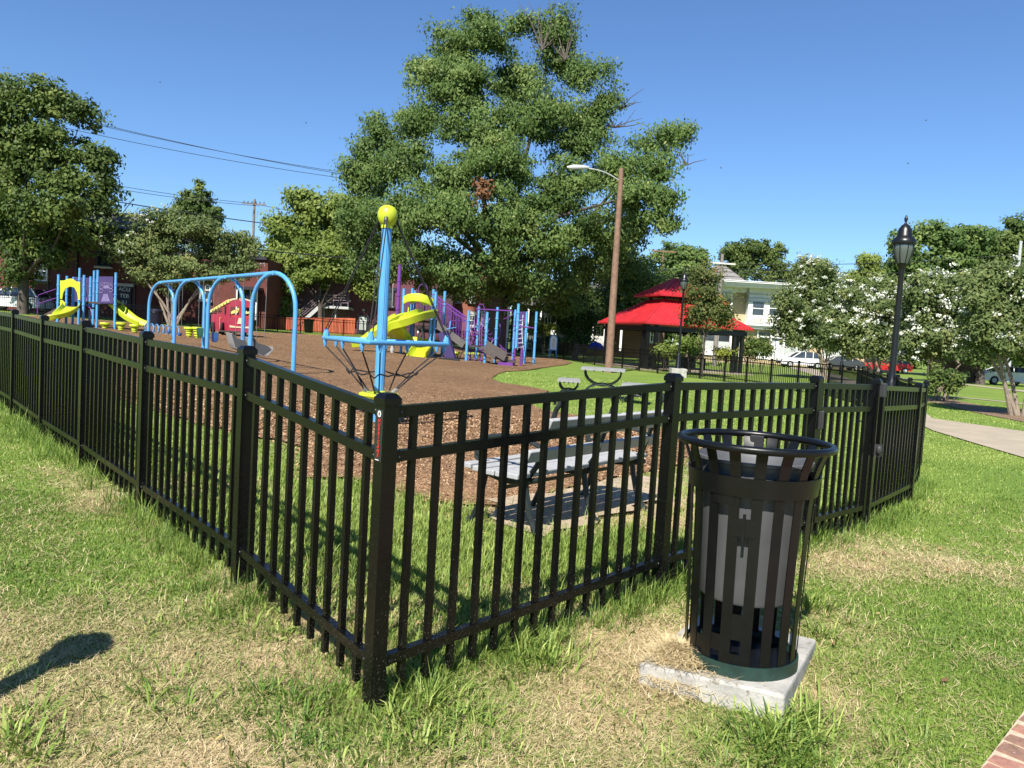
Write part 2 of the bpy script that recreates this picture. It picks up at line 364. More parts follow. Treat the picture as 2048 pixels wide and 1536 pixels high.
# ------------------------------------------------------------------ mulch bed
def region(name, poly, lift, step, mt, jit=0.0):
    """a flat bed with an outline, following the terrain"""
    dense = []
    for i in range(len(poly)):
        a = np.array(poly[i]); c = np.array(poly[(i + 1) % len(poly)]); k = max(1, int(np.hypot(*(c - a)) / step))
        for j in range(k): dense.append(a + (c - a) * j / k + RNG.normal(0, jit, 2))
    xs, ys = np.array(dense).T; xx, yy = np.meshgrid(np.arange(xs.min(), xs.max(), step * 1.3), np.arange(ys.min(), ys.max(), step * 1.3))
    xx, yy = xx.ravel(), yy.ravel(); ok = inpoly(xx, yy, [tuple(p) for p in dense]) & (polydist(xx, yy, poly) > step * 0.6)
    pts = [Vector(p) for p in dense] + [Vector((p, q)) for p, q in zip(xx[ok], yy[ok])]; nb = len(dense)
    v, e, fc, *_ = delaunay_2d_cdt(pts, [], [list(range(nb))], 1, 1e-4)
    mm = M(); mm.add([(p.x, p.y, tz(p.x, p.y) + lift) for p in v], [tuple(q) for q in fc]); o = mm.build(name, mt, None, smooth=True)
    me_ = o.data
    if len(me_.polygons) and me_.polygons[0].normal.z < 0: me_.flip_normals()
    return tag(o, kind='structure')
m, nt, b = nodes('wood_mulch'); vec = worldpos(nt)
vo = nt.nodes.new('ShaderNodeTexVoronoi'); vo.inputs['Scale'].default_value = 42; vo.inputs['Randomness'].default_value = 1.0
mp = nt.nodes.new('ShaderNodeMapping'); mp.inputs['Scale'].default_value = (1, 0.55, 1); link(nt, vec, mp.inputs[0])
ds = noise(nt, 9, 3, 0.6, mp.outputs[0]); mv = nt.nodes.new('ShaderNodeVectorMath'); mv.operation = 'ADD'; link(nt, mp.outputs[0], mv.inputs[0]); link(nt, ds.outputs['Color'], mv.inputs[1]); link(nt, mv.outputs[0], vo.inputs['Vector'])
sp = nt.nodes.new('ShaderNodeSeparateColor'); link(nt, vo.outputs['Color'], sp.inputs[0])
chip = ramp(nt, sp.outputs[0], [(0.0, (0.085, 0.044, 0.023)), (0.35, (0.20, 0.108, 0.056)), (0.7, (0.33, 0.195, 0.105)), (0.93, (0.54, 0.37, 0.22))])
big = noise(nt, 0.25, 4, 0.6, vec); bg2 = ramp(nt, big.outputs[0], [(0.3, (0.82, 0.80, 0.80)), (0.7, (1.12, 1.12, 1.1))])
md2 = noise(nt, 6.0, 5, 0.75, vec); md3 = ramp(nt, md2.outputs[0], [(0.32, (0.62, 0.58, 0.55)), (0.5, (1.0, 1.0, 1.0)), (0.68, (1.42, 1.40, 1.36))])
link(nt, mixc(nt, 1.0, mixc(nt, 1.0, chip.outputs[0], bg2.outputs[0], 'MULTIPLY'), md3.outputs[0], 'MULTIPLY'), b.inputs['Base Color']); b.inputs['Roughness'].default_value = 0.95; b.inputs['Specular IOR Level'].default_value = 0.1
bump(nt, b, sp.outputs[1], 0.8, 0.03); MT['mulch'] = m
mulch = region('mulch', MULCH, 0.03, 0.40, m, 0.05)

# pale worn soil under the bench
MT['dirt'] = mat('worn_dirt', (0.36, 0.28, 0.19), 0.95, 0.25, 9, 0.4, wear=((0.52, 0.43, 0.30), 0.6, 30))
_d = [G(*p) for p in ((965, 1005), (1010, 1060), (1080, 1082), (1200, 1055), (1310, 1005), (1330, 965), (1260, 958), (1120, 990))]
region('dirt_patch', [(p.x, p.y) for p in _d], 0.038, 0.2, MT['dirt'], 0.04)

# ------------------------------------------------------------------ paths
def strip(name, near, far, mt, lift=0.02):
    mm = M(); n = len(near); rows = []
    for k in range(n):
        a, c = near[k], far[k]; rows.append([(a[0] + (c[0] - a[0]) * t, a[1] + (c[1] - a[1]) * t, tz(a[0] + (c[0] - a[0]) * t, a[1] + (c[1] - a[1]) * t) + lift) for t in (0, .25, .5, .75, 1)])
    rr = []
    for k in range(n - 1):
        s_ = max(1, int(Vector((near[k][0] - near[k + 1][0], near[k][1] - near[k + 1][1])).length / 1.5))
        for j in range(s_): rr.append([tuple(Vector(p).lerp(Vector(q), j / s_)) for p, q in zip(rows[k], rows[k + 1])])
    rr.append(rows[-1]); rr = [[(p[0], p[1], tz(p[0], p[1]) + lift) for p in r] for r in rr]
    mm.sheet(rr); o = mm.build(name, mt, None, smooth=True)
    if o.data.polygons[0].normal.z < 0: o.data.flip_normals()
    return tag(o, kind='structure')
xy = lambda v: (v.x, v.y)
strip('concrete_path', [(7.2, 8.6), xy(G(2120, 947)), xy(G(2048, 917)), xy(G(1950, 888)), xy(G(1865, 862)), (12.9, 28), (18, 42), (28.5, 80)],
      [(9.6, 8.2), xy(G(2120, 889)), xy(G(2048, 864)), xy(G(1950, 850)), xy(G(1865, 838)), (14.6, 28), (19.8, 42), (31, 80)], MT['walk'])
def line_path(name, pix, halfw, mt=None):
    P = [G(*p) for p in pix]; a, c = [], []
    for k, p in enumerate(P):
        d = (P[min(k + 1, len(P) - 1)] - P[max(k - 1, 0)]); d.z = 0; d.normalize(); nn = Vector((-d.y, d.x, 0)) * halfw; a.append(xy(p - nn)); c.append(xy(p + nn))
    return strip(name, a, c, mt or MT['walk'])
line_path('sidewalk', [(1770, 754), (1900, 766), (2048, 783), (2200, 803)], 0.65)
line_path('sidewalk', [(1890, 793), (1960, 799), (2048, 808), (2180, 825)], 0.3)
line_path('park_path', [(1085, 713), (1150, 719), (1240, 727), (1330, 734), (1410, 741), (1480, 748)], 0.8)
line_path('road', [(1480, 726), (1560, 728), (1700, 737), (1850, 747), (2048, 766), (2300, 790)], 2.2, mat('asphalt', (0.055, 0.055, 0.055), 0.9, 0.2, 3))

# ------------------------------------------------------------------ brick path, lower right corner
e0 = G(1950, 1540); e1 = G(2048, 1412); eu = (e1 - e0); eu.z = 0; eu.normalize()
bv = G(2048, 1503) - G(1980, 1475); bv.z = 0; bv.normalize()
bn = Vector((-bv.y, bv.x, 0))
BRK = [mat('paver_brick_%d' % k, c, 0.85, 0.25, 25, 0.3, bscale=90, wear=((0.42, 0.31, 0.24), 0.62, 30)) for k, c in enumerate(((0.30, 0.125, 0.085), (0.24, 0.135, 0.095), (0.33, 0.16, 0.115), (0.27, 0.10, 0.075)))]
mm = M(); q = [e0 - eu * 1.6 + bv * 0.02, e0 + eu * 2.3 + bv * 0.02, e0 + eu * 2.3 + bv * 1.6, e0 - eu * 1.6 + bv * 1.6]
gq = lambda a_, b_: q[0].lerp(q[1], a_).lerp(q[3].lerp(q[2], a_), b_); mm.sheet([[(p.x, p.y, tz(p.x, p.y) + 0.022) for p in [gq(i / 30, j / 12) for j in range(13)]] for i in range(31)])
bp = mm.build('brick_path', mat('joint_sand', (0.46, 0.37, 0.27), 0.95, 0.15, 60, 0.3)); tag(bp, kind='structure')
if bp.data.polygons[0].normal.z < 0: bp.data.flip_normals()
bm_ = []
for k in range(4):
    mm = M(); L_, w_ = 0.198, 0.088
    mm.prism([(-L_ / 2, -w_ / 2, 0), (L_ / 2, -w_ / 2, 0), (L_ / 2, w_ / 2, 0), (-L_ / 2, w_ / 2, 0)], (0, 0, 0.026)); mm.v = [((x * (0.985 if z > 0.01 else 1)), y * (0.96 if z > 0.01 else 1), z) for x, y, z in mm.v]
    o = mm.build('brick', BRK[k], None); bm_.append(o.data); bpy.data.objects.remove(o)
ang = math.atan2(bv.y, bv.x); pitch = 0.097; step_u = pitch / abs(eu.dot(bn))
for k in range(-8, 22):
    for j in range(6):
        p = e0 + eu * (k * step_u) + bv * (0.125 + 0.206 * j); o = place('brick', random.choice(bm_), bp, (p.x, p.y, tz(p.x, p.y) + random.uniform(-0.001, 0.005)), ang + random.uniform(-0.02, 0.02))

# ------------------------------------------------------------------ grass blades
def blades(x, y, z, length, width, lean, az, curve, tint, simple=False):
    """three-triangle bent blades; all arguments are arrays"""
    n = len(x); d = np.stack([np.cos(az), np.sin(az)], 1); s = np.stack([-np.sin(az), np.cos(az)], 1)
    base = np.stack([x, y, z], 1)
    def pt(t, l): return base + np.concatenate([d * (length * t * np.sin(l))[:, None], (length * t * np.cos(l))[:, None]], 1)
    mid = pt(0.55, lean); tip = mid + np.concatenate([d * (length * 0.45 * np.sin(lean + curve))[:, None], (length * 0.45 * np.cos(lean + curve))[:, None]], 1)
    sw = np.concatenate([s, np.zeros((n, 1))], 1) * (width / 2)[:, None]
    if simple: return np.stack([base - sw, base + sw, tip], 1).reshape(-1, 3), np.arange(n * 3).reshape(-1, 3), np.repeat(tint, 3)   # far blades
    V = np.stack([base - sw, base + sw, mid + sw * 0.85, mid - sw * 0.85, tip], 1).reshape(-1, 3)
    o = np.arange(n)[:, None] * 5; F = np.concatenate([o + [0, 1, 2], o + [0, 2, 3], o + [3, 2, 4]], 0)
    return V, F, np.repeat(tint, 5)
def grass_obj(name, label, parts, mt):
    V = []; F = []; Tn = []; off = 0
    for v, f_, t in parts: V.append(v); F.append(f_ + off); Tn.append(t); off += len(v)
    me = big_mesh(name, np.concatenate(V), np.concatenate(F), np.concatenate(Tn), 3); me.materials.append(mt)
    o = bpy.data.objects.new(name, me); COL.objects.link(o); return tag(o, label, 'grass', kind='stuff')
def in_view(x, y, mg=1.0):
    return (np.abs(x) < y * 0.70 + mg)
BR_E = np.array([xy(q[0]), xy(q[1]), xy(q[2]), xy(q[3])])
SLAB = [G(1275, 1368), G(1565, 1448), G(1632, 1300), G(1400, 1240)]
SLABP = [xy(p) for p in SLAB]
PATHP = [xy(G(2120, 947)), xy(G(2048, 917)), xy(G(1950, 888)), xy(G(1865, 862)), (12.9, 28), (14.6, 28), xy(G(1865, 838)), xy(G(1950, 850)), xy(G(2048, 864)), xy(G(2120, 889))]
def bare(x, y):
    return inpoly(x, y, MULCH) | inpoly(x, y, [tuple(p) for p in BR_E]) | inpoly(x, y, SLABP) | inpoly(x, y, PATHP)
def scatter(n, y0, y1, mg=1.0):
    y = np.sqrt(RNG.uniform(y0 * y0, y1 * y1, n)); x = RNG.uniform(-1, 1, n) * (y1 * 0.7 + mg); k = in_view(x, y, mg); return x[k], y[k]
def cloud(x, y, sc, sd):
    return (np.sin(x * sc + sd) * np.cos(y * sc * 1.17 + sd * 2) + np.sin((x + y) * sc * 1.9 + sd * 3) * 0.6 + np.sin((x - y * 0.7) * sc * 3.7 + sd) * 0.4) / 2
lawn_parts, dry_parts = [], []
for (y0, y1, n, Lm, Wm) in ((2.2, 3.6, 150000, 0.030, 0.0032), (3.6, 5.5, 160000, 0.036, 0.0043), (5.5, 9.0, 150000, 0.042, 0.0085), (9.0, 17.0, 100000, 0.044, 0.014), (17, 30, 80000, 0.044, 0.024)):
    x, y = scatter(n, y0, y1); k = ~bare(x, y); x, y = x[k], y[k]; g = green(x, y) + 0.24 * cloud(x, y, 4.0, 1.3) + RNG.normal(0, 0.10, len(x)); fd = fence_dist(x, y); ins = inside_fence(x, y)
    kk = RNG.random(len(x)) < np.clip((g - 0.26) / 0.42, 0.12, 1); xx, yy, fdd, ii_ = x[kk], y[kk], fd[kk], ins[kk]; nn = len(xx)
    tall = np.where(ii_ & (yy < 7.5), 2.0, 0.75) + 1.5 * np.exp(-(fdd / 0.16) ** 2) * (1 + cloud(xx, yy, 5, 2)) * (yy < 14)
    Ln = Lm * RNG.uniform(0.6, 1.35, nn) * tall
    tn = np.clip(0.50 + 0.12 * (yy > 12) + 0.22 * cloud(xx, yy, 1.4, 0.4) + RNG.normal(0, 0.16, nn) + np.where(ii_, 0.14, 0.0), 0, 1)
    lawn_parts.append(blades(xx, yy, T(xx, yy) - 0.004, Ln, Wm * RNG.uniform(0.7, 1.3, nn) * np.where(ii_, 1.25, 1), RNG.uniform(0.05, 0.75, nn), RNG.uniform(0, 6.283, nn), RNG.uniform(0.1, 0.9, nn), tn, y0 > 5))
    if y0 < 9:
        kd = (RNG.random(len(x)) < np.clip((0.85 - g) / 0.5, 0.03, 1) * 0.7) & ~(ins & (fd > 0.3) & (y > 6.6)); xx, yy = x[kd], y[kd]; nn = len(xx)
        dry_parts.append(blades(xx, yy, T(xx, yy) + RNG.uniform(0.0, 0.012, nn), Lm * RNG.uniform(0.7, 2.1, nn), Wm * RNG.uniform(0.45, 0.9, nn), RNG.uniform(1.05, 1.55, nn), RNG.uniform(0, 6.283, nn), RNG.uniform(-0.25, 0.3, nn), np.clip(RNG.normal(0.5, 0.22, nn), 0, 1), y0 > 5))
MT['grass'] = leafmat('grass_blades', [(0.0, (0.050, 0.105, 0.020)), (0.35, (0.115, 0.195, 0.036)), (0.65, (0.215, 0.30, 0.060)), (1.0, (0.40, 0.45, 0.14))], 0.25, 0.45)
MT['dry'] = leafmat('dry_thatch', [(0.0, (0.20, 0.14, 0.065)), (0.5, (0.50, 0.39, 0.21)), (1.0, (0.74, 0.62, 0.39))], 0.1, 0.7)
grass_obj('lawn_grass', 'short mown green grass over the lawn on both sides of the fence', lawn_parts, MT['grass'])
grass_obj('dry_grass', 'straw coloured dead grass lying in the bare patches', dry_parts, MT['dry'])

# broad-bladed crabgrass clumps and long tufts along the fence foot
weed_parts = []
def clump(px, py, n, spread, Lw, Ww, flat=0.9, tb=0.5, p=None):
    p = p or G(px, py); r = np.abs(RNG.normal(0, spread, n)); a = RNG.uniform(0, 6.283, n); x = p.x + r * np.cos(a); y = p.y + r * np.sin(a)
    k = ~inpoly(x, y, SLABP); x, y, a = x[k], y[k], a[k]; n = len(x)
    if n: weed_parts.append(blades(x, y, T(x, y), Lw * RNG.uniform(0.5, 1.3, n), Ww * RNG.uniform(0.6, 1.2, n), RNG.uniform(0.35 if flat > .95 else .12, flat + (.25 if flat > .95 else 0), n), a + RNG.normal(0, 0.9, n), RNG.uniform(0.1, 1.0, n), np.clip(RNG.normal(tb, 0.2, n), 0, 1)))
for (px, py, n, s, L_, w_, fl, tb) in ((330, 1375, 46, .10, .075, .0065, 1.2, .45), (300, 1400, 30, .08, .085, .008, 1.25, .35), (380, 1420, 40, .11, .08, .007, 1.2, .3), (520, 1390, 60, .12, .08, .007, 1.15, .35), (590, 1400, 70, .13, .085, .007, 1.1, .4), (610, 1440, 60, .12, .08, .007, 1.2, .35),
        (560, 1490, 60, .13, .085, .006, 1.2, .2), (640, 1510, 60, .12, .08, .006, 1.2, .3), (790, 1440, 90, .12, .10, .007, 1.0, .5), (850, 1420, 90, .12, .11, .007, .9, .55), (830, 1490, 80, .13, .09, .007, 1.0, .5), (930, 1440, 70, .13, .09, .006, 1.0, .5), (900, 1510, 70, .13, .08, .006, 1.0, .45),
        (1000, 1500, 60, .12, .08, .005, 1.0, .5), (1040, 1300, 150, .12, .11, .007, .8, .62), (1090, 1330, 110, .11, .10, .007, .85, .6), (1010, 1340, 60, .1, .09, .006, 1.0, .5), (1560, 1470, 150, .09, .13, .007, 1.0, .5), (1530, 1500, 110, .10, .12, .007, 1.1, .4), (1600, 1440, 90, .08, .11, .006, 1.0, .5), (1620, 1220, 80, .07, .13, .007, .9, .5), (1640, 1270, 50, .06, .10, .006, 1.0, .5),
        (430, 1230, 60, .10, .09, .006, 1.1, .55), (500, 1260, 60, .1, .08, .006, 1.1, .55), (560, 1230, 50, .08, .09, .006, 1.0, .55), (60, 1430, 40, .08, .08, .006, 1.2, .5), (20, 1480, 70, .1, .10, .007, 1.0, .55), (60, 1510, 60, .1, .09, .007, 1.0, .5), (260, 1330, 40, .1, .06, .005, 1.1, .5),
        (290, 1260, 40, .1, .055, .005, 1.0, .6), (330, 1180, 60, .12, .06, .004, 1.0, .45), (400, 1130, 60, .12, .07, .005, 1.0, .5), (170, 1190, 30, .07, .07, .005, 1.0, .6), (1180, 1420, 30, .08, .06, .005, 1.1, .55), (1250, 1440, 40, .09, .06, .005, 1.1, .55), (1400, 1480, 30, .08, .05, .005, 1.0, .6), (1450, 1400, 18, .05, .07, .005, .9, .55),
        (1700, 1250, 70, .14, .07, .005, 1.0, .6), (1650, 1330, 50, .10, .07, .005, 1.0, .55), (1750, 1330, 80, .16, .06, .004, 1.0, .5), (1660, 1450, 60, .12, .06, .004, 1.0, .5), (1850, 1280, 70, .16, .06, .004, 1.0, .55), (1780, 1500, 80, .15, .06, .004, .9, .45), (770, 1500, 40, .09, .07, .006, 1.1, .45), (690, 1400, 26, .05, .09, .007, 1.0, .5), (760, 1400, 40, .05, .11, .007, .9, .5),
        (1450, 1530, 70, .13, .08, .005, 1.0, .45), (1600, 1530, 70, .13, .07, .005, 1.0, .4), (1330, 1520, 50, .12, .06, .005, 1.0, .5), (560, 1270, 22, .03, .07, .016, 1.1, .7)):
    clump(px, py, int(n * 1.5), s * 1.2, L_ * 1.08, w_ * 1.2, fl, min(.75, tb + .1))
for k in range(150):                                             # stray weeds in the dry foreground
    y_ = random.uniform(2.45, 4.2); x_ = random.uniform(-1, 1) * y_ * .7; p = Vector((x_, y_, 0))
    if inside_fence(np.array(x_), np.array(y_)) or bare(np.array([x_]), np.array([y_]))[0]: continue
    clump(0, 0, random.randint(8, 34), random.uniform(.03, .10), random.uniform(.035, .085), random.choice((.003, .0045, .007)), 1.25, random.uniform(.2, .75), p)
for k in range(520):                                             # long tufts at the foot of the near fences
    if k % 2: s_ = random.uniform(0.1, 11.0); p = P0 + UL * s_ - NL * random.gauss(0.05, 0.10)
    else: s_ = random.uniform(0.1, 7.2); p = P0 + UR * s_ - NR * random.gauss(0.03, 0.08) if s_ < 4.8 else R3.lerp(R5, min(1, (s_ - 4.8) / 2.4)) + Vector((random.gauss(0.08, .08), random.gauss(-.05, .08), 0))
    if s_ < 0.7 and random.random() < 0.6: continue
    dens = 1 if cloud(np.array([s_ * 1.0]), np.array([0.3 * (k % 2)]), 1.7, 0.9)[0] > -0.15 else 0.25
    if random.random() > dens: continue
    clump(0, 0, random.randint(10, 26), 0.05, random.uniform(0.08, 0.20) * (1.25 if k % 2 and s_ > 2.5 else 0.9), 0.0042, 0.7, 0.42, p)
for k in range(620):                                             # taller weedy grass just inside the corner
    a_ = random.uniform(0.05, 3.2); c_ = random.uniform(0.05, 3.0); p = P0 + UL * a_ * 1.0 + UR * c_ + Vector((0, 0.12, 0))
    if inpoly(np.array([p.x]), np.array([p.y]), MULCH)[0] or seg_dist(np.array([p.x]), np.array([p.y]), G(1060, 1030), G(1270, 995))[0] < 0.38: continue
    clump(0, 0, random.randint(14, 26), 0.09, random.uniform(0.06, 0.13), 0.0055, 0.85, 0.66, p)
grass_obj('crabgrass', 'broad bladed crabgrass clumps and long tufts along the fence foot', weed_parts, MT['grass'])

# a few fallen leaves on the lawn
x, y = scatter(420, 2.4, 7.0); k = ~bare(x, y); x, y = x[k], y[k]; n = len(x); az = RNG.uniform(0, 6.283, n); l = RNG.uniform(.012, .030, n)
d = np.stack([np.cos(az), np.sin(az), RNG.normal(0, .35, n)], 1) * l[:, None]; s = np.stack([-np.sin(az), np.cos(az), RNG.normal(0, .35, n)], 1) * (l * .42)[:, None]; c = np.stack([x, y, T(x, y) + RNG.uniform(.018, .034, n)], 1)
me = big_mesh('fallen_leaves', np.stack([c - d, c + s, c + d, c - s], 1).reshape(-1, 3), np.arange(n * 4).reshape(-1, 4), np.repeat(RNG.random(n), 4)); me.materials.append(leafmat('fallen_leaf', [(0, (0.10, 0.055, 0.03)), (0.5, (0.28, 0.17, 0.08)), (0.85, (0.45, 0.34, 0.14)), (1, (0.30, 0.34, 0.08))], 0.1, 0.8))
o = bpy.data.objects.new('fallen_leaves', me); COL.objects.link(o); tag(o, 'small dry brown leaves scattered on the near lawn', 'leaves', kind='stuff')
# loose mulch chips on the near part of the bed
x, y = (np.concatenate(q_) for q_ in zip(scatter(130000, 5.0, 13.0), scatter(30000, 12.0, 19.0))); kf = RNG.random(len(x)) < np.clip((18 - y) / 8, 0, 1); x, y = x[kf], y[kf]; k = inpoly(x, y, MULCH) | (polydist(x, y, MULCH) < 0.12) & inside_fence(x, y); x, y = x[k], y[k]; n = len(x)
sc_ = np.clip(y / 9.0, 0.7, 1.2); l, w, az, tl = RNG.uniform(0.008, 0.022, n) * sc_, RNG.uniform(0.004, 0.008, n) * sc_, RNG.uniform(0, 6.283, n), RNG.normal(0, 0.35, n)
d = np.stack([np.cos(az) * np.cos(tl), np.sin(az) * np.cos(tl), np.sin(tl)], 1) * l[:, None]; s = np.stack([-np.sin(az), np.cos(az), RNG.normal(0, .4, n)], 1) * w[:, None]
c = np.stack([x, y, T(x, y) + 0.036], 1); V = np.stack([c - d - s, c + d - s, c + d + s, c - d + s], 1).reshape(-1, 3)
me = big_mesh('mulch_chips', V, np.arange(n * 4).reshape(-1, 4), np.repeat(RNG.random(n), 4)); me.materials.append(leafmat('mulch_chip', [(0, (0.13, 0.075, 0.040)), (0.5, (0.29, 0.17, 0.092)), (0.85, (0.40, 0.255, 0.145)), (1, (0.54, 0.39, 0.24))], 0.0, 0.9))
o = bpy.data.objects.new('mulch_chips', me); COL.objects.link(o); tag(o, 'loose brown wood chips scattered over the playground bed', 'wood chips', kind='stuff')
# ------------------------------------------------------------------ black metal fences
FH = 1.205
def up(p, z): return Vector((p.x, p.y, tz(p.x, p.y) + z))
mm = M(); mm.box((0, 0, 0.610), (0.0255, 0.0255, 1.10)); _o = mm.build('picket', MT['fence'], None); PICKET = _o.data; bpy.data.objects.remove(_o)
mm = M(); h = 0.0325
mm.box((0, 0, FH / 2 - 0.06), (0.064, 0.064, FH + 0.12)); _o = mm.build('post', MT['fence'], None); POST = _o.data; bpy.data.objects.remove(_o)
mm = M(); a = 0.0385
mm.add([(-a, -a, 0), (a, -a, 0), (a, a, 0), (-a, a, 0), (-a, -a, 0.024), (a, -a, 0.024), (a, a, 0.024), (-a, a, 0.024), (-.023, -.023, 0.043), (.023, -.023, 0.043), (.023, .023, 0.043), (-.023, .023, 0.043)],
       [(3, 2, 1, 0), (0, 1, 5, 4), (1, 2, 6, 5), (2, 3, 7, 6), (3, 0, 4, 7), (4, 5, 9, 8), (5, 6, 10, 9), (6, 7, 11, 10), (7, 4, 8, 11), (8, 9, 10, 11)])
_o = mm.build('post_cap', MT['fence'], None); CAP = _o.data; bpy.data.objects.remove(_o)
def fence_post(root, p, rz):
    po = place('post', POST, root, up(p, 0), rz); c = bpy.data.objects.new('post_cap', CAP); COL.objects.link(c); c.parent = po; c.location = (0, 0, FH); return po
def panel(root, a, b_, spacing=0.129, zs=(1.175, 1.0, 0.19), e=0.036, each=True):
    d = (b_ - a); d.z = 0; L = d.length; d.normalize(); rz = math.atan2(d.y, d.x)
    A, B = a + d * e, b_ - d * e
    for z in zs:
        mm = M(); mm.bar(up(A, z), up(B, z), 0.036, 0.042); rl = mm.build('rail', MT['fence'], root)
    n = max(1, round(L / spacing)) ; row = M()
    for k in range(1, n):
        p = a + d * (L * k / n)
        if each: place('picket', PICKET, root, up(p, 0), rz)
        else: row.box(up(p, 0.58), (0.02, 0.02, 1.12), rz)
    if not each: tag(row.build('picket_row', MT['fence_far'], root), kind='stuff')
    return rz
lf = thing('metal_fence', up(P0, 0), 'black metal picket fence running from the corner post away to the left', 'fence')
rzL = math.atan2(UL.y, UL.x)
for p in LEFT: fence_post(lf, p, rzL)
for a, b_ in zip(LEFT[:-1], LEFT[1:]): panel(lf, a, b_)
# sticker with the maker's name on the corner post, and bolts
co = [o for o in lf.children if o.name.startswith('post')][0]
nrm = -NL; side = UL
fc = P0 + nrm * 0.0335
def face_pt(u, z, off=0.0): p = fc + side * u + nrm * off; return up(P0, 0) + Vector((p.x - P0.x, p.y - P0.y, z))
mm = M(); mm.add([face_pt(-.026, .985), face_pt(.026, .985), face_pt(.026, 1.185), face_pt(-.026, 1.185)], [(0, 3, 2, 1)])
stk = mm.build('name_sticker', mat('sticker_black', (0.02, 0.02, 0.022), 0.3, 0.1, 5), lf); stk['label'] = 'black sticker with red lettering HURRICANE read from top to bottom'
def text_mesh(txt, size, fn, name, mt, parent, align='CENTER', shear=0.0, offset=0.0):
    cu = bpy.data.curves.new(name, 'FONT'); cu.body = txt; cu.size = size; cu.align_x = align; cu.align_y = 'CENTER'; cu.shear = shear; cu.offset = offset
    ob = bpy.data.objects.new(name, cu); COL.objects.link(ob); bpy.context.view_layer.update()
    me = bpy.data.meshes.new_from_object(ob.evaluated_get(bpy.context.evaluated_depsgraph_get())); bpy.data.objects.remove(ob)
    o = wloc(parent)
    for v in me.vertices: v.co = fn(v.co.x, v.co.y) - o
    me.materials.clear(); me.materials.append(mt); ob = bpy.data.objects.new(name, me); COL.objects.link(ob); ob.parent = parent; return ob
RED = mat('sticker_red', (0.62, 0.03, 0.025), 0.4, 0.05, 5)
# letters stand one under the other
for k, ch in enumerate('HURRICANE'):
    zc = 1.142 - k * 0.0165
    text_mesh(ch, 0.0185, lambda u, v, zc=zc: face_pt(-u * 1.15, zc + v, 0.0016), 'letter', RED, stk, shear=0.25, offset=0.0006)
mm = M(); ring = [(math.cos(t) * .012, math.sin(t) * .0125) for t in np.linspace(0, 6.283, 17)[:-1]]; rin = [(x * .45, z * .55) for x, z in ring]
mm.add([face_pt(x, 1.168 + z, .0016) for x, z in ring] + [face_pt(x, 1.168 + z, .0016) for x, z in rin], [(i, 16 + i, 16 + (i + 1) % 16, (i + 1) % 16) for i in range(16)])
mm.add([face_pt(-.010, .990, .0016), face_pt(.016, .990, .0016), face_pt(.016, .993, .0016), face_pt(-.010, .993, .0016)], [(0, 3, 2, 1)])
mm.build('emblem_ring', MT['white_paint'], stk)
mm = M(); mm.add([face_pt(x * 1.1, 1.168 + z, .0024) for x, z in rin], [tuple(range(15, -1, -1))]); mm.build('emblem_core', RED, stk)

rf = thing('metal_fence', up(R1, 0), 'black metal picket fence from the corner post to the gate behind the litter bin', 'fence')
rzR = math.atan2(UR.y, UR.x)
for p in (R1, R2): fence_post(rf, p, rzR)
panel(rf, P0, R1); panel(rf, R1, R2)
BOLT = mat('bolt_dark_steel', (0.10, 0.10, 0.10), 0.4, 0.1, 20, metal=0.6)
for fo, pp_, dd, nn_ in [(rf, P0, UR, -NR), (rf, R1, UR, -NR), (rf, R1, -UR, -NR), (rf, R2, -UR, -NR), (lf, P0, UL, -NL)] + [(lf, p_, s_, -NL) for p_ in LEFT[1:4] for s_ in (UL, -UL)]:
    for z in (1.175, 1.0, 0.19):
        mm = M(); mm.ball(up(pp_ + dd * 0.05 + nn_ * 0.020, z), 0.0055, 8, 6); mm.build('bolt', BOLT, fo, smooth=True)
        mm = M(); q = pp_ + dd * 0.045 + nn_ * 0.0005; mm.box(up(q, z), (0.026, 0.040, 0.048), math.atan2(dd.y, dd.x)); mm.build('rail_bracket', MT['fence'], fo, bevel=0.003)
rf2 = thing('metal_fence', up(R3, 0), 'black metal picket fence from the gate latch post to the right hand corner', 'fence')
for p in (R3, R4, R5): fence_post(rf2, p, math.atan2((R4 - R3).y, (R4 - R3).x))
panel(rf2, R3, R4, 0.14); panel(rf2, R4, R5, 0.15)
# gate
gt = thing('gate', up(R2.lerp(R3, .5), 0), 'narrow black metal gate with hinges and a tall latch, behind the litter bin', 'gate')
ga, gb = R2 + UR * 0.065, R3 - UR * 0.075
for p in (ga, gb):
    mm = M(); mm.box(up(p, 0.655), (0.045, 0.045, 1.09), rzR); mm.build('gate_stile', MT['fence'], gt)
panel(gt, ga, gb, 0.118, (1.175, 1.0, 0.19), 0.02)
for z in (0.93, 0.25):
    mm = M(); q = R2 + UR * 0.035 - NR * 0.036; mm.box(up(q, z), (0.05, 0.03, 0.13), rzR); mm.tube([up(q - NR * .012, z - .06), up(q - NR * .012, z + .07)], 0.012, 8); mm.build('hinge', mat('hinge_grey', (0.028, 0.028, 0.028), 0.5) if z > .5 else MT['fence'], gt, bevel=0.004)
LG = mat('latch_grey', (0.03, 0.03, 0.031), 0.5)
lt = M(); q = R3 - NR * 0.055 + UR * 0.005; lt.box(up(q, 1.16), (0.055, 0.045, 0.115), rzR); lk = lt.build('latch', LG, gt, bevel=0.006)
lt = M(); lt.box(up(q, 0.92), (0.045, 0.035, 0.40), rzR); lt.build('latch_tube', MT['fence'], lk, bevel=0.004)
lt = M(); lt.box(up(q, 0.67), (0.05, 0.045, 0.10), rzR); lt.ball(up(q - UR * .03 - NR * .02, .675), 0.03, 10, 8, (.8, .8, 1.3)); lt.build('latch_striker', LG, lk)

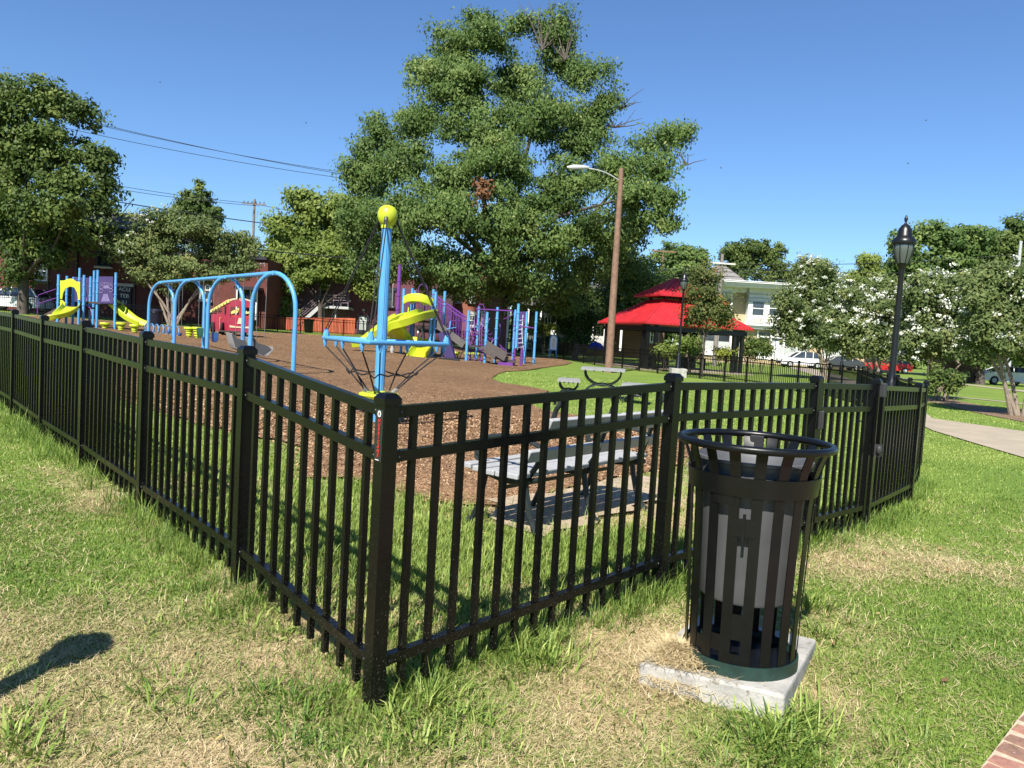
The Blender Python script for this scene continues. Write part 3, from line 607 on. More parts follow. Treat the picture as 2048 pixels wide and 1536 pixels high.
# the far sides of the enclosure
def far_fence(name, label, pts, each=False):
    root = thing(name, up(pts[0], 0), label, 'fence'); mpost = M()
    for a, b_ in zip(pts[:-1], pts[1:]):
        d = (b_ - a).length; n = max(1, round(d / 1.83)); u = (b_ - a) / n; rz = math.atan2(u.y, u.x)
        for k in range(n):
            fence_post(root, a + u * k, rz); panel(root, a + u * k, a + u * (k + 1), 0.128, each=False)
    fence_post(root, pts[-1], rz); return root
V2 = lambda x, y: Vector((x, y, 0))
far_fence('metal_fence', 'black metal fence curving away from the right corner past the lamp post', [R5, V2(6.05, 11.25), V2(7.3, 14.6), V2(9.2, 19.6), V2(11.2, 25), V2(11.9, 29)])
far_fence('metal_fence', 'black metal fence along the far lawn in front of the red roofed pavilion', [V2(11.9, 29), V2(9.9, 36), V2(5.7, 47), V2(3.0, 56.5)])
far_fence('metal_fence', 'black metal fence at the back of the playground in front of the orange boards', [V2(3.0, 56.5), V2(-4, 60), V2(-10.5, 61), V2(-18, 53)])
far_fence('metal_fence', 'black metal fence at the back left behind the small slide tower', [V2(-18, 53), V2(-26, 51.5), V2(-36, 50)])

# ------------------------------------------------------------------ litter bin on its slab
zs0 = tz(1.1, 3.5)
mm = M(); SP = [Vector((p.x, p.y, 0)) for p in SLAB]; ctr = sum(SP, Vector()) / 4
top = [(p.x, p.y, zs0 + 0.065 + (0.012 if k in (1, 2) else 0)) for k, p in enumerate(SP)]
mm.prism([(p[0], p[1], zs0 - 0.08) for p in top], (0, 0, 0.1)); mm.v[4:] = top
slab = mm.build('concrete_slab', MT['concrete'], None, bevel=0.012, org=(ctr.x, ctr.y, zs0)); tag(slab, 'square concrete slab in the grass under the litter bin', 'slab')
if slab.data.polygons[1].normal.z < 0: slab.data.flip_normals()
BC = G(1474, 1352); BC = Vector((BC.x, BC.y, zs0 + 0.074))
bz = thing('litter_bin', BC, 'black slatted metal litter bin with grey liner beside the fence', 'litter bin')
NSL = 18; PROF = [(.240, .045), (.243, .2), (.250, .43), (.258, .66), (.266, .80), (.272, .84), (.288, .90), (.308, .95), (.316, .962)]
vdir = math.atan2(-BC.y, -BC.x)                                    # towards the viewer
for k in range(NSL):
    th = vdir + 0.10 + 2 * math.pi * k / NSL; wd = 0.044
    rows = []
    for r, z in PROF:
        w_ = wd * (1 + 0.12 * max(0, z - .86) / .17); da = w_ / 2 / r
        rows.append([(BC.x + r * math.cos(th + s) , BC.y + r * math.sin(th + s), BC.z + z) for s in (-da, 0, da)])
    inn = [[(BC.x + (p[0] - BC.x) * .982, BC.y + (p[1] - BC.y) * .982, p[2]) for p in r] for r in rows]
    mm = M(); mm.sheet(rows); mm.sheet([list(reversed(r)) for r in inn])
    n3 = 3 * len(rows)
    for i in range(len(rows) - 1):
        mm.f.append((i * 3, (i + 1) * 3, n3 + (i + 1) * 3 + 2, n3 + i * 3 + 2)); mm.f.append((i * 3 + 2, n3 + i * 3, n3 + (i + 1) * 3, (i + 1) * 3 + 2)); mm.mi += [0, 0]
    mm.build('slat', MT['bin_black'], bz, smooth=True)
def band(z0, z1, r0, r1, t=0.006):
    return [(r0, z0), (r1, z1), (r1 - t, z1), (r0 - t, z0), (r0, z0)]
mm = M(); mm.lathe(band(.765, .845, .271, .280), BC, 48); mm.build('band', MT['bin_black'], bz, smooth=True)
mm = M(); mm.lathe(band(0.0, .055, .248, .248, .008), BC, 48); mm.build('base_ring', MT['bin_green'], bz, smooth=True)
mm = M(); mm.tube([(BC.x + .320 * math.cos(t), BC.y + .320 * math.sin(t), BC.z + .967) for t in np.linspace(0, 2 * math.pi, 49)[:-1]], 0.0165, 12, closed=True); mm.build('rim', MT['bin_black'], bz, smooth=True)
mm = M(); mm.lathe([(.18, .30), (.192, .292), (.200, .305), (.226, .84), (.240, .885), (.248, .89), (.248, .902), (.238, .905), (.216, .86), (.190, .33), (0.0, .325)], BC, 40); mm.build('liner', MT['liner'], bz, smooth=True)
mm = M(); mm.lathe([(.238, .012), (.238, .02), (.22, .02), (.0, .021)], BC, 30); mm.build('floor_plate', MT['bin_black'], bz)
# door: plates that bridge neighbouring slats on the near left, a handle and a rubber bumper
def plate(th0, th1, z0, z1, r=0.255, t=0.004):
    m_ = M(); A = np.linspace(th0, th1, 5); o_ = [[(BC.x + (r + .012 * (z - .45)) * math.cos(a), BC.y + (r + .012 * (z - .45)) * math.sin(a), BC.z + z) for a in A] for z in (z0, z1)]
    m_.sheet(o_); m_.sheet([[(BC.x + (p[0] - BC.x) * .985, BC.y + (p[1] - BC.y) * .985, p[2]) for p in reversed(r_)] for r_ in o_]); return m_
st = 2 * math.pi / NSL; b0_ = vdir + 0.10
dl = b0_ - st * 2; 
plate(b0_ - st * 1, b0_ - st * 0, .16, .27, .245).build('door_plate', MT['bin_black'], bz)
plate(b0_ - st * 2, b0_ - st * 1, .10, .17, .244).build('door_plate', MT['bin_black'], bz)
plate(b0_ - st * 2, b0_ - st * 1, .725, .765, .262).build('door_plate', MT['bin_black'], bz)
plate(b0_ - st * 1, b0_ - st * 0, .60, .675, .258).build('door_plate', MT['bin_black'], bz)
plate(b0_ - st * 3, b0_ - st * 2, .08, .14, .243).build('door_plate', MT['bin_black'], bz)
plate(b0_ - st * 1, b0_ - st * 0, .06, .10, .244).build('door_plate', MT['bin_black'], bz)
mm = M(); th = b0_ - st * .5; mm.box((BC.x + .262 * math.cos(th), BC.y + .262 * math.sin(th), BC.z + .63), (.012, .012, .13), th); mm.build('door_latch', MT['bin_black'], bz)
th = vdir + math.pi - 0.02; mm = M(); q = Vector((BC.x + .300 * math.cos(th), BC.y + .300 * math.sin(th), BC.z + .935)); 
mm.box(q, (.012, .065, .06), th); mm.build('lid_bumper', MT['rubber'], bz, bevel=0.012)
# straw clippings swept against the bin
n = 5200; q = SLAB[0].lerp(BC, .42); r = np.abs(RNG.normal(0, 1, n)); an = RNG.uniform(0, 6.283, n); x = q.x + 0.13 * r * np.cos(an); y = q.y + 0.02 + 0.12 * r * np.sin(an)
ok = np.hypot(x - BC.x, y - BC.y) > 0.25; x, y = x[ok], y[ok]; n = len(x); hz = 0.07 * np.exp(-((x - q.x - .04) ** 2 / .02 + (y - q.y - .02) ** 2 / .02))
grass_obj('straw_clippings', 'heap of straw coloured clippings blown against the foot of the litter bin', [blades(x, y, BC.z - 0.005 + hz * RNG.uniform(.2, 1, n) - 0.06 * (~inpoly(x, y, SLABP)).astype(float), RNG.uniform(.03, .09, n), np.full(n, .0026), RNG.uniform(1.1, 1.6, n), RNG.uniform(0, 6.283, n), RNG.normal(0, .35, n), np.clip(RNG.normal(.65, .2, n), 0, 1))], MT['dry'])['category'] = 'straw'

# added round-capped stand-in just outside the frame, shaped to throw the lower left shadow
q = Vector((-2.02, 2.36, 0)); bl = thing('bollard_light', up(q, 0), 'short black round-capped stand-in added left of the fence to cast a shadow', 'bollard')
mm = M(); mm.lathe([(.075, 0), (.075, .03), (.05, .05), (.05, .82), (.06, .84)], up(q, 0), 20); mm.build('post', MT['black_metal'], bl, smooth=True)
mm = M(); mm.lathe([(.06, .84), (.085, .86), (.09, .93), (.105, .95), (.11, .99), (.07, 1.05), (0, 1.06)], up(q, 0), 20); mm.build('lamp_cap', MT['black_metal'], bl, smooth=True)

# ------------------------------------------------------------------ park bench behind the fence
bq = Vector((0.06, 5.12, 0)); bu = Vector((1.06, 1.32, 0)).normalized(); bw = Vector((-bu.y, bu.x, 0))   # bu along, bw away from the viewer (the way it faces)
bz0 = tz(0.6, 5.9) + 0.02; BL = 1.78
be = thing('park_bench', (bq.x, bq.y, bz0), 'grey slatted park bench with curled dark iron arms seen from behind through the fence', 'bench')
def bp_(u, w, z): p = bq + bu * u + bw * w; return Vector((p.x, p.y, bz0 + z))
for k, (w, z) in enumerate(((0.03, .425), (0.135, .42), (0.24, .42), (0.345, .427), (0.455, .437))):
    mm = M(); mm.bar(bp_(0, w, z), bp_(BL, w, z), 0.092, 0.036); mm.build('seat_plank', MT['plank'], be, bevel=0.006)
for k, (w, z, tl) in enumerate(((-0.085, .575, .42), (-0.175, .765, .42))):
    mm = M(); hgt = 0.09 if k == 0 else 0.15
    nb = (Vector((0, 0, 1)) * math.cos(tl) - bw * math.sin(tl)); mm.bar(bp_(0.08 * k, w, z), bp_(BL, w, z), hgt if False else 0.036, hgt, nb); mm.build('back_plank', MT['plank'], be, bevel=0.006)
for u in (0.16, BL * .5, BL - 0.16):
    endp = abs(u - BL * .5) > .1
    mm = M(); arc = [bp_(u, -0.08 + .54 * t, .40 - .05 * math.sin(math.pi * t)) for t in np.linspace(0, 1, 7)]; mm.tube(arc, 0.02, 8); fr = mm.build('seat_bracket', MT['iron'], be, smooth=True)
    mm = M(); mm.tube([bp_(u, .02, .39), bp_(u, -.06, .5), bp_(u, -.12, .68), bp_(u, -.19, .90), bp_(u, -.215, .93), bp_(u, -.205, .965), bp_(u, -.17, .955), bp_(u, -.175, .925)], [.021, .021, .02, .018, .018, .016, .014, .01], 8); mm.build('back_bracket', MT['iron'], be, smooth=True)
    for w0, w1 in ((.04, -.08), (.40, .50)):
        mm = M(); sg = -1 if w1 < w0 else 1
        mm.tube([bp_(u, w0, .38), bp_(u, w0 + sg * .02, .28), bp_(u, w0 + (w1 - w0) * .45, .15), bp_(u, w1, 0.03), bp_(u, w1 + sg * .04, 0.0)], [.024, .022, .021, .022, .03], 8); mm.build('leg', MT['iron'], be, smooth=True)
    if endp:
        mm = M(); mm.tube([bp_(u, -.10, .62), bp_(u, .05, .66), bp_(u, .25, .665), bp_(u, .42, .63), bp_(u, .50, .56), bp_(u, .47, .50), bp_(u, .41, .53)], [.018, .02, .021, .02, .018, .016, .014], 8)
        mm.tube([bp_(u, .44, .42), bp_(u, .50, .48), bp_(u, .50, .56)], .015, 8); mm.build('arm_rest', MT['iron'], be, smooth=True)
mm = M(); mm.bar(bp_(.16, .22, .30), bp_(BL - .16, .22, .30), .03, .02); mm.build('stretcher', MT['iron'], be)
# ------------------------------------------------------------------ rope spinner
sb_ = G(755, 848); SY = sb_.y; sp_ = thing('rope_spinner', sb_, 'blue rope spinner mast with lime ball top in the middle of the mulch', 'play spinner')
kx = mpp(SY)
def sz(py): return at(760, py, SY).z
zt, zr, zp = sz(455), sz(683), sz(788)
mm = M(); mm.lathe([(.074, 0), (.074, zt - sb_.z + .02)], sb_, 12); mm.build('mast', MT['blue'], sp_, smooth=False)
for a in (-1.35,):
    mm = M(); q = sb_ + Vector((math.cos(a), math.sin(a), 0)) * .076; mm.bar((q.x, q.y, zr + .05), (q.x, q.y, zt - .02), .012, .012); mm.build('mast_rib', MT['blue'], sp_)
mm = M(); mm.lathe([(.085, 0), (.085, .05), (.098, .06), (.122, .10), (.138, .15), (.142, .19), (.136, .235), (.118, .275), (.092, .303), (.06, .32), (.03, .328), (0, .33)], Vector((sb_.x, sb_.y, zt - .01)), 24); bl_ = mm.build('ball_cap', MT['lime'], sp_, smooth=True)
cor = [Vector((sb_.x, sb_.y, 0)) + Vector((math.cos(a), math.sin(a), 0)) * 1.15 for a in (math.radians(-88), math.radians(32), math.radians(152))]
path = []
for k in range(3):
    a, b_ = cor[k], cor[(k + 1) % 3]; p_ = cor[k - 1]
    for q in (a.lerp(p_, .09), a.lerp((p_ + b_) / 2, .045), a.lerp(b_, .09), a.lerp(b_, .5)): path.append((q.x, q.y, zr))
mm = M(); mm.tube(path, .034, 10, closed=True); mm.build('ring_frame', MT['blue'], sp_, smooth=True)
for k in range(3):
    a = cor[k].lerp(Vector((sb_.x, sb_.y, 0)), .10)
    mm = M(); mm.lathe([(.045, -.02), (.05, .05), (.022, .14), (0, .145)], (a.x, a.y, zr), 8); mm.build('rope_bracket', MT['blue'], sp_, smooth=True)
    for s_ in (-.025, .025):
        d = (Vector((sb_.x, sb_.y, 0)) - a).normalized(); t_ = Vector((-d.y, d.x, 0)) * s_
        topp = Vector((sb_.x, sb_.y, zt + .15)) - d * .12; mm = M(); mm.tube([Vector((a.x, a.y, zr + .12)) + t_, topp + t_ * .7], .009, 6); mm.build('stay_rope', MT['rubber'], sp_)
    mm = M(); mm.tube([Vector((sb_.x, sb_.y, zt + .17)) - d * .11, Vector((sb_.x, sb_.y, zt + .08)) - d * .165], .016, 8); mm.build('rope_ferrule', MT['steel'], sp_)
lowr = []
for k in range(3):
    for f in (.12, .5 if k else .42, .88):
        if f == .88 and False: continue
        a = cor[k].lerp(cor[(k + 1) % 3], f); d = Vector((a.x - sb_.x, a.y - sb_.y, 0)).normalized(); lo = Vector((sb_.x, sb_.y, zp + .02)) + d * .21
        mm = M(); mm.lathe([(.012, -.13), (.03, -.06), (.03, 0)], (a.x, a.y, zr), 8); mm.build('rope_socket', MT['blue'], sp_, smooth=True)
        up_ = Vector((a.x, a.y, zr - .11)); lowr.append((math.atan2(d.y, d.x), up_, lo))
        mm = M(); mm.tube([up_, up_.lerp(lo, .5) - d * .03 + Vector((0, 0, .0)), lo], .011, 6); mm.build('net_rope', MT['rubber'], sp_)
        mm = M(); mm.tube([lo, lo.lerp(up_, .09)], .015, 6); mm.build('rope_ferrule', MT['steel'], sp_)
lowr.sort(key=lambda q: q[0]); ringp = []
for k, (a, u_, l_) in enumerate(lowr):
    n_ = lowr[(k + 1) % len(lowr)]; p = u_.lerp(l_, .52); q = n_[1].lerp(n_[2], .52); ringp += [p, p.lerp(q, .5) - Vector((0, 0, .035 + .03 * (k % 2)))]
mm = M(); mm.tube(ringp, .011, 6, closed=True); mm.build('net_hoop', MT['rubber'], sp_)
mm = M(); mm.lathe([(.06, -.09), (.15, -.075), (.27, -.05), (.29, -.02), (.285, .01), (.24, .022), (.10, .025), (.09, .05), (.076, .05)], (sb_.x, sb_.y, zp), 22); mm.build('foot_plate', MT['lime'], sp_, smooth=True)

# ------------------------------------------------------------------ swing set
Dc = (G(507, 737) + G(577, 748)) / 2; Ac = (G(293, 684) + G(350, 695)) / 2
sv = (G(577, 748) - G(507, 737)); sv.z = 0; sw_w = 1.9; sv = sv.normalized() * sw_w / 2
HS = 2.52; cen = [Dc.lerp(Ac, f) for f in (0, 1 / 3, 2 / 3, 1)]
ss = thing('swing_set', up(Dc, 0), 'blue arched swing frame with four arches standing on the mulch', 'swing set')
tops = []
for c in cen:
    g0 = tz(c.x, c.y); ztop = tz(Dc.x, Dc.y) + HS
    pa = [c - sv, c - sv]; P_ = [Vector((c.x - sv.x, c.y - sv.y, g0 - .05))]
    for t in np.linspace(0, math.pi, 15): q = c - sv * math.cos(t); P_.append(Vector((q.x, q.y, ztop - sw_w / 2 + sw_w / 2 * math.sin(t))))
    P_.append(Vector((c.x + sv.x, c.y + sv.y, g0 - .05))); tops.append(Vector((c.x, c.y, ztop)))
    mm = M(); mm.tube(P_, .058, 12); mm.build('arch', MT['blue'], ss, smooth=True)
bdir = (tops[-1] - tops[0]).normalized()
mm = M(); mm.tube([tops[0] - bdir * .12, tops[-1] + bdir * .12], .056, 12); mm.build('top_beam', MT['blue'], ss, smooth=True)
for c in tops:
    mm = M(); mm.lathe([(.07, -.05), (.078, 0), (.07, .05)], c, 12); mm.build('arch_clamp', MT['blue'], ss, smooth=True)
def swing(label, bay, fr, zseat, kind, mt, drift=0.0):
    c = tops[bay].lerp(tops[bay + 1], fr); g0 = tz(c.x, c.y); o = Vector((c.x, c.y, g0)) + sv.normalized() * drift
    r = thing('swing', (o.x, o.y, g0), label, 'swing'); w = 0.24 if kind != 'chair' else 0.36
    for s_ in (-1, 1):
        a = c + bdir * s_ * w; b_ = Vector((o.x, o.y, g0 + zseat + (.28 if kind != 'belt' else .06))) + bdir * s_ * (w * .85)
        mm = M(); mm.tube([a - Vector((0, 0, .05)), b_], .007, 5); mm.build('chain', MT['steel'], r)
        mm = M(); mm.lathe([(.022, -.07), (.03, 0)], a - Vector((0, 0, .04)), 8); mm.build('hanger', MT['steel'], r)
    f = sv.normalized(); q = lambda u, w_, z: Vector((o.x, o.y, g0 + zseat)) + bdir * u + f * w_ + Vector((0, 0, z))
    mm = M()
    if kind == 'bucket':
        rows = [[q(math.cos(t) * a, math.sin(t) * b__, z) for t in np.linspace(0, 2 * math.pi, 15)] for a, b__, z in ((.10, .08, -.02), (.19, .15, .03), (.21, .17, .16), (.22, .18, .28), (.20, .16, .28), (.17, .13, .06))]
        mm.sheet(rows); mm.build('seat', mt, r, smooth=True)
    elif kind == 'belt':
        mm.sheet([[q(u, w_, .10 * (abs(u) / .24) ** 2) for u in np.linspace(-.24, .24, 9)] for w_ in (-.08, .08)]); mm.sheet([[q(u, w_, .10 * (abs(u) / .24) ** 2 - .015) for u in np.linspace(.24, -.24, 9)] for w_ in (-.08, .08)]); mm.build('seat', mt, r, smooth=True)
    else:                                                          # large moulded chair, tilted back
        prof = [(.46, .16), (.42, .20), (.22, .06), (-.05, .02), (-.22, .08), (-.36, .22), (-.50, .40), (-.54, .38), (-.42, .12), (-.26, -.04), (-.02, -.09), (.26, -.05), (.44, .10)]
        mm.prism([q(-.26, w_, z) for w_, z in prof], bdir * .52); mm.build('seat', mt, r, smooth=True, bevel=0.03)
        for s_ in (-.27, .27):
            mm = M(); mm.prism([q(s_ - .02, w_, z) for w_, z in ((.36, .12), (.20, .20), (-.25, .26), (-.46, .40), (-.52, .36), (-.30, -.0), (0, -.07))], bdir * .04); mm.build('side_wing', MT['seat_dark'], r, bevel=0.012)
    return r
swing('grey moulded chair swing nearest the end arch of the swing frame', 0, .22, .42, 'chair', MT['seat_gray'])
swing('grey moulded chair swing beside the second arch, tilted away', 0, .70, .46, 'chair', MT['seat_gray'], .08)
swing('blue bucket swing in the middle bay of the swing frame', 1, .25, .5, 'bucket', MT['seat_blue'])
swing('dark green bucket swing in the middle bay of the swing frame', 1, .66, .58, 'bucket', MT['seat_green'])
swing('blue belt swing in the far bay, nearer the middle arch', 2, .3, .5, 'belt', MT['seat_blue'])
swing('blue belt swing in the far bay, nearer the last arch', 2, .68, .5, 'belt', MT['seat_blue'])

# ------------------------------------------------------------------ slides and towers
def trough(path, half, wall, parent, mt, thick=.035, name='slide_chute'):
    """a slide: floor with raised rounded side walls swept along a path"""
    P_ = [Vector(p) for p in path]; rows = []; low = []
    for i, p in enumerate(P_):
        t = (P_[min(i + 1, len(P_) - 1)] - P_[max(i - 1, 0)]).normalized(); s = t.cross(Vector((0, 0, 1))).normalized(); u = s.cross(t).normalized()
        w = half[i] if isinstance(half, (list, tuple)) else half; h_ = wall[i] if isinstance(wall, (list, tuple)) else wall
        pr = [(-w - .05, h_ * .80), (-w - .03, h_), (-w, h_), (-w * .93, h_ * .45), (-w * .7, h_ * .08), (0, 0), (w * .7, h_ * .08), (w * .93, h_ * .45), (w, h_), (w + .03, h_), (w + .05, h_ * .80), (w * .95, -thick), (0, -thick * 1.6), (-w * .95, -thick)]
        rows.append([p + s * a + u * b_ for a, b_ in pr] + [p + s * pr[0][0] + u * pr[0][1]])
    m_ = M(); m_.sheet(rows); m_.f.append(tuple(range(14))); m_.f.append(tuple((len(rows) - 1) * 15 + j for j in range(13, -1, -1))); m_.mi += [0, 0]
    return m_.build(name, mt, parent, smooth=True)
def smooth_path(pts, n=14):
    P_ = [Vector(p) for p in pts]; out = []
    for i in range(len(P_) - 1):
        a, b_, c, d = P_[max(i - 1, 0)], P_[i], P_[i + 1], P_[min(i + 2, len(P_) - 1)]
        for t in np.linspace(0, 1, max(3, n // (len(P_) - 1) + 1))[:-1]:
            out.append(.5 * ((2 * b_) + (c - a) * t + (2 * a - 5 * b_ + 4 * c - d) * t * t + (3 * b_ - a - 3 * c + d) * t ** 3))
    return out + [P_[-1]]
def mast(parent, px, topy, Y, mt, r=.062, basey=None, name='post'):
    g_ = GY(px, Y); zt_ = at(px, topy, Y).z; m_ = M(); z0 = g_.z - .05 if basey is None else at(px, basey, Y).z
    m_.lathe([(r, z0), (r, zt_ - .04), (r * 1.12, zt_ - .035), (r * 1.12, zt_ - .015), (r * .6, zt_), (0, zt_ + .005)], (g_.x, g_.y, 0), 12); ob_ = m_.build(name, mt, parent, smooth=True)
    for f_ in (.45, .62, .80):
        zc_ = z0 + (zt_ - z0) * f_; m_ = M(); m_.lathe([(r, zc_ - .04), (r * 1.3, zc_ - .03), (r * 1.3, zc_ + .03), (r, zc_ + .04)], (g_.x, g_.y, 0), 10); m_.build('clamp', mt, ob_, smooth=True)
    return ob_
def rail(parent, pts, r, mt, name='rail'):
    m_ = M(); m_.tube(pts, r, 6); return m_.build(name, mt, parent, smooth=True)

# small tower, far left
LY = 38.5; lt_ = thing('play_tower', GY(180, LY), 'blue posted slide tower with purple panel and two lime slides at far left', 'play structure')
for px, ty, dy in ((115, 549, 0), (132, 552, 1.4), (145, 554, 1.8), (157, 536, 2.4), (166, 550, -.1), (179, 553, 1.0), (186, 541, 2.4), (193, 540, 0.2), (229, 545, 0)): mast(lt_, px, ty, LY + dy, MT['blue'])
def deck(parent, px0, px1, py, Y, depth, mt, name='deck', th=.09):
    a, b_ = at(px0, py, Y), at(px1, py, Y); m_ = M(); m_.box(((a.x + b_.x) / 2, Y + depth / 2, a.z), (abs(b_.x - a.x), depth, th)); return m_.build(name, mt, parent)
deck(lt_, 116, 166, 612, LY + .05, 1.5, MT['deck']); deck(lt_, 166, 229, 604, LY + .1, 1.6, MT['deck'])
m_ = M(); a = LY - .06; outl = [at(x, y, a) for x, y in ((120, 561), (128, 561), (134, 558), (141, 557), (147, 559), (152, 563), (160, 564), (160, 600), (156, 600), (154, 585), (148, 575), (140, 573), (131, 577), (126, 586), (124, 598), (120, 598))]
m_.prism(outl, (0, .06, 0)); m_.build('slide_arch', MT['lime'], lt_, bevel=.01)
m_ = M(); m_.prism([at(x, y, a) for x, y in ((120, 600), (124, 600), (130, 606), (130, 614), (126, 617), (120, 618))], (0, .06, 0)); m_.build('slide_cheek', MT['lime'], lt_, bevel=.01)
pth = smooth_path([at(142, 614, LY), at(139, 620, LY - .6), at(128, 629, LY - 1.1), at(112, 636, LY - 1.45), at(96, 640, LY - 1.6)], 12)
trough(pth, .36, .22, lt_, MT['lime'])
pth = smooth_path([at(206, 603, LY + .7), at(222, 607, LY + .6), at(243, 626, LY + .45), at(262, 641, LY + .3), at(284, 651, LY + .2)], 16)
trough(pth, .30, .24, lt_, MT['lime'])
m_ = M(); m_.prism([at(x, y, LY - .02) for x, y in ((197, 553), (226, 553), (226, 607), (197, 607))], (0, .05, 0)); pn = m_.build('play_panel', MT['violet_panel'], lt_); pn['label'] = 'dark violet panel printed with pale rings and a tower'
for cx, cy in ((203, 575), (222, 574), (203, 582), (222, 581)):
    m_ = M(); c = at(cx, cy, LY - .03); m_.tube([c + Vector((math.cos(t) * .085, 0, math.sin(t) * .085)) for t in np.linspace(0, 6.283, 13)[:-1]], .018, 5, closed=True); m_.build('print_ring', MT['panel_print'], pn)
m_ = M(); m_.prism([at(x, y, LY - .032) for x, y in ((207, 588), (215, 588), (220, 603), (202, 603))], (0, .008, 0)); m_.build('print_tower', MT['panel_print'], pn); m_ = M(); m_.prism([at(x, y, LY - .032) for x, y in ((207, 571), (218, 571), (218, 577), (207, 577))], (0, .008, 0)); m_.build('print_block', MT['panel_print'], pn)
text_mesh('OPEN', .22, lambda u, v: at(212, 568, LY - .036) + Vector((u, 0, v)), 'panel_lettering', MT['panel_print'], pn)
for dy in (0, .9):
    rail(lt_, [at(75, 598 + 3 * dy, LY + .3 + dy), at(77, 590, LY + .3 + dy), at(112, 578, LY + .3 + dy)], .022, MT['purple']); rail(lt_, [at(75, 632, LY + .3 + dy), at(75, 597, LY + .3 + dy)], .022, MT['purple']); rail(lt_, [at(75, 608, LY + .3 + dy), at(112, 596, LY + .3 + dy)], .022, MT['purple'])
m_ = M(); m_.prism([at(x, y, LY + .3) for x, y in ((83, 632), (112, 616), (112, 625), (95, 640), (83, 640))], (0, 1.0, 0)); m_.build('ramp', mat('ramp_brown', (0.09, 0.055, 0.045), .7), lt_)
rail(lt_, smooth_path([at(173, 585, LY + .4), at(174, 610, LY + .2), at(182, 618, LY), at(183, 632, LY - .1)], 10), .02, MT['purple'])
for x in (171, 175): rail(lt_, [at(x, 560, LY + 1), at(x, 612, LY + 1)], .02, MT['purple'])
m_ = M(); m_.box(tuple(at(172, 580, LY + 2.4)), (1.2, .05, 1.3)); m_.build('back_panel', MT['violet_panel'], lt_)

# lime stepping pods
def pod(px, py, Y, label, r=.24):
    g_ = GY(px, Y); zt_ = at(px, py, Y).z; h_ = max(.28, zt_ - g_.z); o = thing('stepping_pod', g_, label, 'stepping pod', 'lime stepping pods'); m_ = M()
    m_.lathe([(r * .9, h_ - .10), (r, h_ - .09), (r * 1.02, h_ - .03), (r * .95, h_), (0, h_ + .005)], g_, 18); m_.build('top_disc', MT['lime'], o, smooth=True)
    m_ = M(); m_.lathe([(r * .35, 0), (r * .35, h_ * .12), (r * .55, h_ * .2), (r * .52, h_ * .3), (r * .42, h_ * .34), (r * .66, h_ * .42), (r * .62, h_ * .52), (r * .5, h_ * .56), (r * .78, h_ * .66), (r * .7, h_ - .1)], g_, 16); m_.build('stem', MT['lime'], o, smooth=True)
for px, py, Y, l in ((210, 645, 38.2, 'lime stepping pod nearest the violet panel of the far left tower'), (242, 645, 37.6, 'lime stepping pod in the middle of three below the far left slide'), (269, 649, 36.8, 'lime stepping pod nearest the swing frame, right of three'),
                     (378, 654, 36.5, 'lime stepping pod seen between the swing arches, left one'), (394, 654, 36.3, 'lime stepping pod seen between the swing arches, middle one'), (412, 664, 37.5, 'lime stepping pod beneath the dark green bucket swing'),
                     (912, 709, 40.5, 'small lime stepping pod behind the tall blue post of the climber'), (937, 709, 41.5, 'wider lime stepping pod under the stairs of the big climber'), (952, 711, 42.5, 'lime stepping pod partly hidden by a blue post of the climber')): pod(px, py, Y, l)
# blue coil climber
c0, c1 = GY(292, 38.5), GY(352, 37.0); o = thing('coil_climber', c0.lerp(c1, .5), 'pale blue row of half buried hoops behind the swing frame', 'coil climber')
for k in range(7):
    c = c0.lerp(c1, k / 6); d = (c1 - c0).normalized(); m_ = M(); m_.tube([c + Vector((d.x * .22 * math.cos(t), d.y * .22 * math.cos(t) + .12 * math.sin(t * .5), .20 + .26 * math.sin(t))) for t in np.linspace(-.9, math.pi + .9, 14)], .022, 6); m_.build('hoop', MT['blue'], o, smooth=True)

# ------------------------------------------------------------------ big climber with slides
BY = 37.0; bg_ = thing('play_climber', GY(900, BY), 'big purple and blue climbing structure with lime slides and stairs', 'play structure')
for px, ty, dy in ((801.5, 577, .2), (818.5, 576, 1.8), (824, 581, 2.2), (860.5, 578, 1.6), (865, 583, .2), (883, 582, 1.2), (932, 621, -.3), (952, 613, 3.2), (969, 624, -.9), (989, 614, .6), (1025, 619, 4.2), (1048, 623, 2.4), (1067, 623, 2.6), (858, 640, 0)): mast(bg_, px, ty, BY + dy, MT['blue'], .066)
mast(bg_, 1030, 607, BY - 1.2, MT['blue'], .066, 696); mast(bg_, 1027, 697, BY - 1.2, MT['purple'], .06); mast(bg_, 1042, 697, BY - 1.0, MT['purple'], .06)
mast(bg_, 791, 529, BY + .2, MT['purple'], .09, 690); mast(bg_, 784, 690, BY + .2, MT['lamp_metal'], .085)
rail(bg_, [at(788, 568, BY + .02), at(786, 568, BY + .0), at(784, 614, BY + 0), at(787, 614, BY + 0)], .014, MT['lamp_metal'], 'bracket_tube')
deck(bg_, 801, 862, 640, BY + .2, 2.2, MT['deck']); deck(bg_, 932, 970, 692, BY - .2, 1.6, MT['deck']); deck(bg_, 998, 1032, 722, BY - 1.5, 1.4, MT['deck']); deck(bg_, 996, 1026, 727, BY - 1.6, .5, MT['purple'], 'step', .14)
trough(smooth_path([at(822, 637, BY + .5), at(800, 638, BY + .1), at(775, 652, BY - .2), at(745, 675, BY - .5), at(722, 690, BY - .7), at(704, 693, BY - .8)], 18), .30, .30, bg_, MT['lime'])
pth = smooth_path([at(860, 632, BY + .5), at(838, 636, BY - .5), at(803, 652, BY - 1.1), at(792, 668, BY - .6), at(808, 684, BY + .3), at(836, 690, BY + .2), at(845, 700, BY - .6), at(835, 716, BY - 1.4)], 26)
trough(pth, .40, .34, bg_, MT['lime'], .06)
